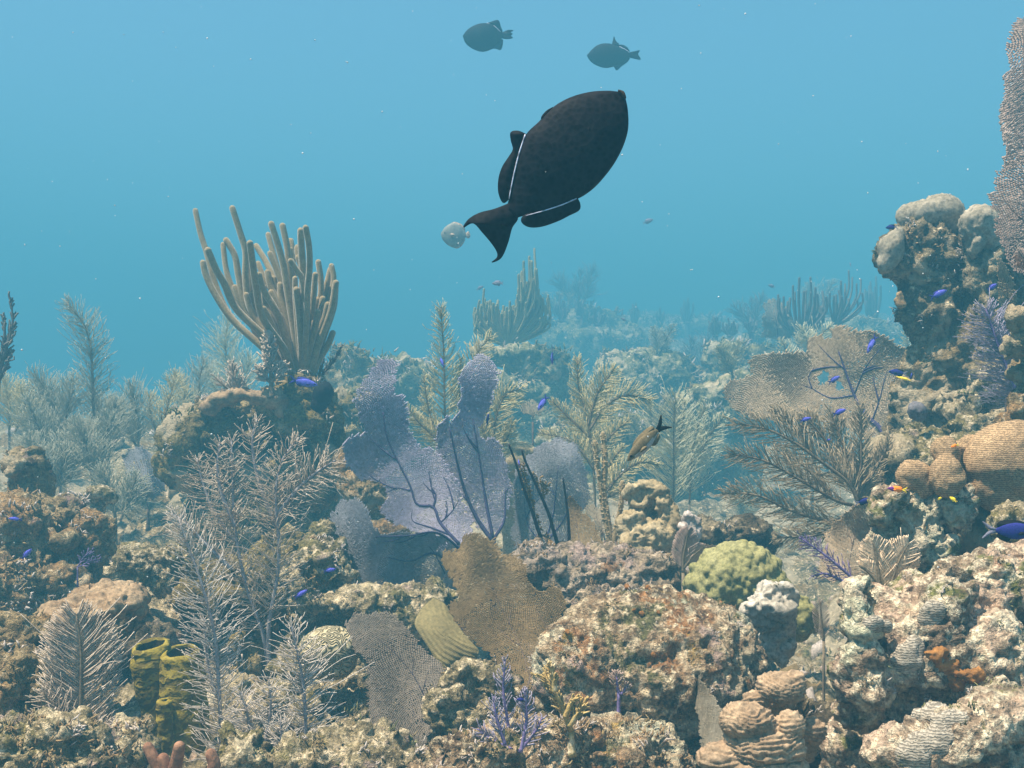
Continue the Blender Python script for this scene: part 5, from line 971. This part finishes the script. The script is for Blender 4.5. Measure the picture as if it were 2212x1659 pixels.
# soft bushes scattered over the far slope
rr = np.random.default_rng(77); FB = 'soft bushes on the far slope'; protos = []
for i in range(34):
    y = rr.uniform(6.5, 19); px = rr.uniform(1150, 1930) if y > 8.5 else rr.uniform(1280, 1620)
    x = (px-1106)/FPX*y; z = ground_hit((x, y, 4.))
    if z is None: continue
    if i < 3:
        k = y/FPX; b = (px, 829.5-z/y*FPX)
        f = [([(b[0], b[1]), (b[0]-12*j, b[1]-30), (b[0]-26*j+rr.normal(0, 5), b[1]-62-8*abs(j-1))], 26, 60, dict(ang=46, curl=.3, prof='even', out=.9, droop=.3, t0=.1)) for j in (-1, 0, 1)]
        o = plume('sea_plume', ['pale soft bush on the hazy slope beyond the tan plumes', 'olive soft bush on the hazy slope beyond the tan plumes', 'dark soft bush on the hazy slope beyond the tan plumes'][i], PG, y, f, ['pl_dim', 'pl_olive', 'pl_dark'][i], 'st_brown', .0004*y, .0012*y, FB, 700+i, dr=.02*y)
        protos.append((o, y))
    else:
        o0, y0 = protos[rr.integers(0, len(protos))]; o = dup(o0); s_ = rr.uniform(.6, 1.15)*min(1.3, (y/y0))
        o.location = (x, y, z-.02); o.scale = (s_, s_, s_); o.rotation_euler = (0, 0, rr.uniform(-.5, .5))
# ------------------------------------------------------------------ fish
def traced_fish(name, label, Y, v, top, bot, fins, lines, mats, group=None, width=.2, eye=None, extra=None):
    """fish in side view at its own distance: body through back and belly points, fins as thin blades"""
    k = lambda pts: np.array([[P(q[0], q[1], Y)[0], P(q[0], q[1], Y)[2]] for q in T(v, pts)])
    t, b = k(top), k(bot); c = (t.mean(0)+b.mean(0))/2; org = (c[0], Y, c[1])
    root = empty(name, org, label, 'fish', group); o = np.array(org)
    h = np.linalg.norm(t-b, axis=1); wd = width*h*np.where(np.arange(len(h)) < len(h)*.7, 1, .8)
    def put(mb, nm, mat):
        for i in range(len(mb.V)): mb.V[i] = mb.V[i]+np.array([c[0], Y, c[1]])*0
        return mb.build(nm, mat, o, root)
    def sh(mb):
        mb.V = [x+np.array([0, Y, 0]) for x in mb.V]; return mb
    mb = MB(); loft(mb, t, b, wd, 20); put(sh(mb), 'body', [MT[mats[0]]])
    for nm, pts in fins: mb = MB(); q = k(pts); fin(mb, q, .002 if Y < 3 else .003); put(sh(mb), nm, [MT[mats[1]]])
    for nm, pts, r in lines:
        for s in (-1, 1):
            mb = MB(); q = k(pts); tube(mb, np.stack([q[:, 0], np.full(len(q), s*(r*.6+(.002 if Y < 3 else .003))), q[:, 1]], 1), [r, r, r*.6], 6, 24); put(sh(mb), nm, [MT[mats[2]]])
    if eye:
        for s in (-1, 1):
            mb = MB(); q = k([eye[:2]])[0]; iv, jf = ico(2); r = eye[2]*VIEW[v][2]*Y/FPX
            mb.add(iv*np.array([r, r*.6, r])+np.array([q[0], s*eye[3]*VIEW[v][2]*Y/FPX, q[1]]), jf); put(sh(mb), 'eye', [MT['f_eye']])
    for nm, pts, mat, off, th in extra or []:
        for s in ((-1, 1) if off else (0,)):
            mb = MB(); fin(mb, k(pts), th, y=s*off*VIEW[v][2]*Y/FPX, bow=s*.002); put(sh(mb), nm, [MT[mat]])
    return root
BD = 'black durgons'
traced_fish('durgon', 'large black durgon with white fin lines swimming up to the right', 1.25, 'z7',
    [(1293, 543), (1230, 537), (1120, 545), (1000, 580), (900, 640), (825, 718), (745, 800), (705, 920), (675, 1040), (650, 1150), (641, 1195), (628, 1228)],
    [(1334, 572), (1350, 650), (1352, 760), (1325, 860), (1275, 960), (1205, 1055), (1130, 1130), (1045, 1182), (940, 1216), (830, 1250), (740, 1276), (696, 1290)],
    [('dorsal_fin', [(748, 796), (700, 776), (655, 785), (656, 830), (668, 885), (640, 935), (605, 990), (583, 1060), (582, 1140), (612, 1202), (655, 1160), (680, 1040), (705, 920)]),
     ('anal_fin', [(1050, 1170), (1068, 1210), (1062, 1245), (1000, 1278), (940, 1308), (850, 1340), (780, 1347), (735, 1332), (716, 1302), (745, 1270), (850, 1240), (960, 1205)]),
     ('tail_fin', [(645, 1205), (560, 1238), (470, 1262), (405, 1300), (374, 1350), (432, 1322), (485, 1375), (540, 1440), (572, 1490), (574, 1525), (540, 1556), (600, 1528), (640, 1440), (665, 1350), (700, 1285)]),
     ('spine_fin', [(905, 636), (870, 655), (842, 685), (836, 704), (870, 690)])],
    [('fin_line', [(742, 800), (706, 910), (676, 1030), (655, 1130), (646, 1180)], .0008), ('fin_line', [(1045, 1178), (960, 1215), (860, 1248), (745, 1280)], .0007)],
    ('f_black', 'f_blackfin', 'f_white'), BD, .17, (1190, 612, 13, 24), [('lips', [(1292, 535), (1325, 548), (1338, 585), (1318, 580)], 'f_face', 0, .004), ('pectoral_fin', [(1120, 770), (1080, 800), (1050, 850), (1075, 860), (1120, 830)], 'f_blackfin', 72, .0006)])
traced_fish('durgon', 'distant black durgon swimming left with a white line, higher left one', 6.6, 'z7',
    [(372, 212), (395, 180), (430, 155), (480, 138), (540, 142), (590, 178), (606, 194)], [(374, 222), (390, 258), (435, 292), (490, 307), (545, 290), (590, 250), (606, 224)],
    [('dorsal_fin', [(515, 137), (580, 120), (598, 160), (608, 190), (585, 185), (545, 150)]), ('anal_fin', [(510, 296), (560, 288), (600, 293), (610, 235), (585, 245), (550, 280)]), ('tail_fin', [(600, 195), (640, 178), (672, 180), (655, 192), (668, 200), (657, 212), (669, 225), (635, 231), (602, 224)])],
    [('fin_line', [(515, 138), (555, 155), (595, 188)], .0028)], ('f_black', 'f_blackfin', 'f_white'), BD, .2, (415, 195, 5, 14))
traced_fish('durgon', 'distant black durgon swimming left, lower right one with raised spine', 6.8, 'z7',
    [(1108, 326), (1135, 295), (1165, 270), (1205, 257), (1260, 262), (1310, 285), (1358, 312)], [(1110, 336), (1130, 365), (1168, 390), (1220, 403), (1280, 390), (1330, 366), (1360, 336)],
    [('dorsal_fin', [(1285, 268), (1315, 265), (1345, 280), (1360, 305), (1335, 302), (1305, 285)]), ('spine_fin', [(1254, 266), (1262, 235), (1268, 216), (1280, 245), (1298, 262), (1280, 272)]), ('anal_fin', [(1265, 392), (1284, 417), (1310, 395), (1350, 365), (1362, 336), (1325, 368)]), ('tail_fin', [(1352, 312), (1390, 304), (1420, 299), (1411, 322), (1426, 352), (1385, 347), (1355, 337)])],
    [('fin_line', [(1300, 278), (1335, 295), (1357, 310)], .0028)], ('f_black', 'f_blackfin', 'f_white'), BD, .2, (1150, 300, 5, 14))
traced_fish('pale_fish', 'round pale grey fish just behind the big durgon tail', 6.2, 'z5',
    [(523, 176), (540, 152), (560, 138), (580, 132), (603, 142), (622, 162), (632, 178)], [(522, 184), (530, 206), (550, 228), (582, 241), (605, 230), (622, 208), (633, 192)],
    [('dorsal_fin', [(560, 140), (580, 129), (612, 140), (628, 162), (618, 168), (590, 145)]), ('anal_fin', [(560, 232), (590, 244), (612, 232), (628, 205), (612, 215), (590, 236)]), ('tail_fin', [(629, 178), (642, 170), (650, 192), (638, 200), (630, 192)])],
    [], ('f_pale', 'f_palefin', 'f_white'), None, .16, (540, 178, 3.2, 10), [('pectoral_fin', [(560, 185), (575, 180), (585, 190), (570, 198)], 'f_palefin', 17, .001)])
def small_fish(name, label, cat, body, finm, tailm, belly=None, deep=1., group=None, fork=1.):
    """unit-length fish, nose towards +x: body, three fins, forked tail, pectorals, eyes"""
    root = empty(name, (0, 0, 0), label, cat, group); d = deep
    mb = MB(); loft(mb, [(.5, .005), (.42, .065*d), (.27, .12*d), (.06, .145*d), (-.14, .10*d), (-.28, .042)], [(.5, -.012), (.42, -.06*d), (.22, -.125*d), (.02, -.135*d), (-.15, -.085*d), (-.28, -.038)], [.006, .042, .062, .06, .034, .012], 14)
    if belly:                                   # paler underside
        V = np.concatenate(mb.V); F = mb.F[0][0]; z = V[F].mean(1)[:, 2]; mb.F = [(F[z > -.035*d], 0), (F[z <= -.035*d], 1)]+mb.F[1:]
    mb.build('body', [MT[body]]+([MT[belly]] if belly else []), (0, 0, 0), root)
    for nm, pts, m in (('tail_fin', [(-.26, .04), (-.36, .075), (-.52, .17*fork), (-.43, .04), (-.38, 0), (-.43, -.04), (-.52, -.17*fork), (-.36, -.075), (-.26, -.04)], tailm), ('dorsal_fin', [(.28, .10*d), (.2, .165*d), (0, .19*d), (-.2, .165*d), (-.27, .09*d), (-.2, .05*d), (.05, .11*d)], finm), ('anal_fin', [(.0, -.12*d), (-.06, -.18*d), (-.2, -.15*d), (-.26, -.08*d), (-.2, -.05*d)], finm)):
        mb = MB(); fin(mb, pts, .008); mb.build(nm, MT[m], (0, 0, 0), root)
    for s in (-1, 1):
        mb = MB(); fin(mb, [(.24, -.02), (.14, .0), (.08, -.04), (.12, -.07), (.22, -.05)], .004, y=s*.058, bow=s*.04); mb.build('pectoral_fin', MT[finm], (0, 0, 0), root)
        mb = MB(); iv, jf = ico(2); mb.add(iv*np.array([.026, .014, .026])+np.array([.40, s*.037, .018]), jf); mb.build('eye', MT['f_eye'], (0, 0, 0), root)
    return root
def setfish(o, px, py, Y, ang, ln, yaw=0.):
    a = math.radians(ang); y = math.radians(yaw); L = ln*Y/FPX
    place(o, P(px, py, Y), (math.cos(a)*math.cos(y), math.sin(y), math.sin(a)*math.cos(y)))
    m = o.matrix_basis.copy(); k = .86+.28*((px*7.3+py*3.1) % 1.); o.matrix_basis = m @ mathutils.Matrix.Diagonal((L, L, L*k, 1))
BC = 'small blue chromis over the reef'
proto = None
for px, py, Y, ang, ln, yaw, lb in [
    (656, 826, 3.3, -12, 60, 10, 'bright blue chromis in front of the black sponge'), (1193, 770, 3.8, -88, 46, 40, 'blue chromis standing head down over the far plates'), (955, 783, 3.9, 115, 26, 30, 'blue chromis on the tip of the upright tan plume'),
    (1172, 871, 3.4, 238, 40, 20, 'blue chromis left of the wide tan plume'), (1121, 1000, 2.6, 100, 22, 50, 'tiny blue chromis by the bare branches'), (2027, 635, 2.7, 24, 40, 0, 'violet blue chromis in front of the dark pillar'),
    (1883, 744, 3.2, 250, 44, 25, 'violet chromis nosing down on the right half of the big fan'), (1802, 820, 3.2, 28, 32, 10, 'blue chromis in front of the torn hole of the big fan'), (1813, 890, 2.5, 22, 31, 0, 'blue chromis beside the purple stalk of the big fan'),
    (1740, 906, 2.5, 15, 27, 5, 'blue chromis above the brown feathery plume'), (1790, 950, 2.5, 10, 14, 30, 'tiniest blue chromis inside the brown feathery plume'), (2143, 620, 2.6, 30, 28, 10, 'dim blue chromis by the slender fan at the right'),
    (1968, 812, 3.0, 60, 18, 30, 'tiny blue chromis at the right rim of the big fan'), (650, 1283, 2.0, 32, 33, 0, 'blue chromis right of the tall grey plumes'), (712, 1232, 2.2, 10, 27, 10, 'blue chromis over the tan speckled rock'),
    (33, 1121, 2.4, 175, 30, 0, 'blue chromis at the left edge, the upper one'), (57, 1197, 2.3, 48, 30, 10, 'blue chromis at the left edge, the lower tilted one')]:
    if proto is None: proto = o = small_fish('blue_chromis', lb, 'fish', 'f_blue', 'f_bluedark', 'f_bluedark', group=BC)
    else: o = dup(proto); o['label'] = lb
    setfish(o, px, py, Y, ang, ln, yaw)
DC = 'dark damselfish near the reef'; proto = None
for px, py, Y, ang, ln, yaw, lb in [(1053, 908, 3.0, 80, 36, 35, 'dark damselfish at the edge of the central purple lobe'), (1866, 1083, 2.0, 10, 44, 10, 'dark blue damselfish with a forked tail by the pink rock'), (2185, 1147, 1.5, -2, 122, 0, 'largest dark blue damselfish, cut by the right edge'),
    (1940, 805, 3.0, 172, 40, 10, 'dark damselfish with a yellow neighbour on the big fan'), (1126, 1511, 1.5, 190, 22, 20, 'dark damselfish hiding in the violet bush'), (1926, 491, 3.0, 185, 26, 0, 'black damselfish tucked against the pillar cap')]:
    if proto is None: proto = o = small_fish('damselfish', lb, 'fish', 'f_bluedark', 'f_black', 'f_slate', deep=1.15, group=DC)
    else: o = dup(proto); o['label'] = lb
    setfish(o, px, py, Y, ang, ln, yaw)
SF = 'grey fish far off in the blue'; proto = None
for px, py, Y, ang, ln, yaw, lb in [(1075, 612, 6.5, 180, 26, 20, 'slate grey fish left of the bushy rod peak'), (1400, 478, 9, 20, 24, 0, 'faint grey fish alone in open water below the big durgon'), (1037, 622, 9, 30, 18, 10, 'faint fish just above the left fingers of the bushy rod'), (1837, 571, 8, 90, 12, 40, 'faint tiny fish above the tall dark sea rod'), (1667, 618, 10, 160, 16, 0, 'faint fish left of the dark sea rods'), (1347, 690, 9, 150, 14, 0, 'faint fish over the far tall mound'), (1191, 568, 8, 80, 9, 40, 'faint speck of a fish right of the bushy rod peak')]:
    if proto is None: proto = o = small_fish('grey_fish', lb, 'fish', 'f_slate', 'f_slate', 'f_slate', deep=1.2, group=SF)
    else: o = dup(proto); o['label'] = lb
    setfish(o, px, py, Y, ang, ln, yaw)
o = small_fish('brown_chromis', 'brown chromis with a pale belly and deep forked tail, nosing down', 'fish', 'f_brown', 'f_brown', 'f_blackfin', 'f_brownbelly', .95, None, .95); setfish(o, 1397, 953, 1.7, 224, 122, -10)
o = small_fish('gramma', 'small fish with purple head and orange yellow tail on the pink rock', 'fish', 'f_orange', 'f_orange', 'f_yellow'); setfish(o, 1938, 1057, 1.8, 174, 42, 0)
mb = MB(); loft(mb, [(.51, .006), (.42, .072), (.3, .125), (.2, .135)], [(.51, -.014), (.42, -.066), (.26, -.125), (.18, -.138)], [.01, .048, .066, .067], 14); mb.build('head', MT['f_purple'], (0, 0, 0), o)
o = small_fish('yellow_fish', 'small yellow fish under the largest star coral', 'fish', 'f_yellow', 'f_yellow', 'f_yellow', deep=1.3); setfish(o, 2059, 1079, 1.82, 140, 18, 20)
o2 = dup(o); o2['label'] = 'tiniest yellow fish below the lobed star coral'; setfish(o2, 2030, 1077, 1.85, 20, 12, 20)
o3 = dup(o); o3['label'] = 'yellow fish beneath the dark damselfish on the big fan'; setfish(o3, 1952, 818, 2.95, 165, 34, 10); o3.scale.z *= .4
o = small_fish('orange_fish', 'small orange fish on top of the lobed star coral', 'fish', 'f_orange', 'f_orange', 'f_yellow'); setfish(o, 2062, 963, 1.84, 200, 18, 0)
def snow():
    """bits drifting in the water"""
    r = np.random.default_rng(9); iv, jf = ico(1); mb = MB()
    for _ in range(260):
        y = r.uniform(.9, 5); s = r.uniform(.0004, .0013)*(.5+.4*y); p = P(r.uniform(-100, 2300), r.uniform(-60, 1300), y)
        mb.add(iv*s*r.uniform(.5, 1.5, 3)+p, jf)
    tag(mb.build('drifting_specks', MT['speck'], (0, 0, 0)), 'pale specks drifting in the water', 'specks', kind='stuff')
snow()
# ------------------------------------------------------------------ the water itself
def haze():
    bm = bmesh.new(); bmesh.ops.create_cube(bm, size=1); me = bpy.data.meshes.new('haze'); bm.to_mesh(me); bm.free()
    o = bpy.data.objects.new('haze', me); COL.objects.link(o)
    z0, z1 = -14.0, 5.5
    o.scale = (230, 130, z1-z0); o.location = (0, 45, (z0+z1)/2)
    m = bpy.data.materials.new('sea_water'); m.use_nodes = True; n = m.node_tree.nodes; n.clear()
    out = n.new('ShaderNodeOutputMaterial'); p = n.new('ShaderNodeVolumePrincipled'); m.node_tree.links.new(p.outputs[0], out.inputs['Volume'])
    p.inputs['Color'].default_value = (.098, .365, .515, 1); p.inputs['Density'].default_value = .098; p.inputs['Density Attribute'].default_value = ''
    m.cycles.homogeneous_volume = True
    me.materials.append(m); tag(o, 'clear blue sea water fading the far reef', 'water', kind='stuff')
haze()
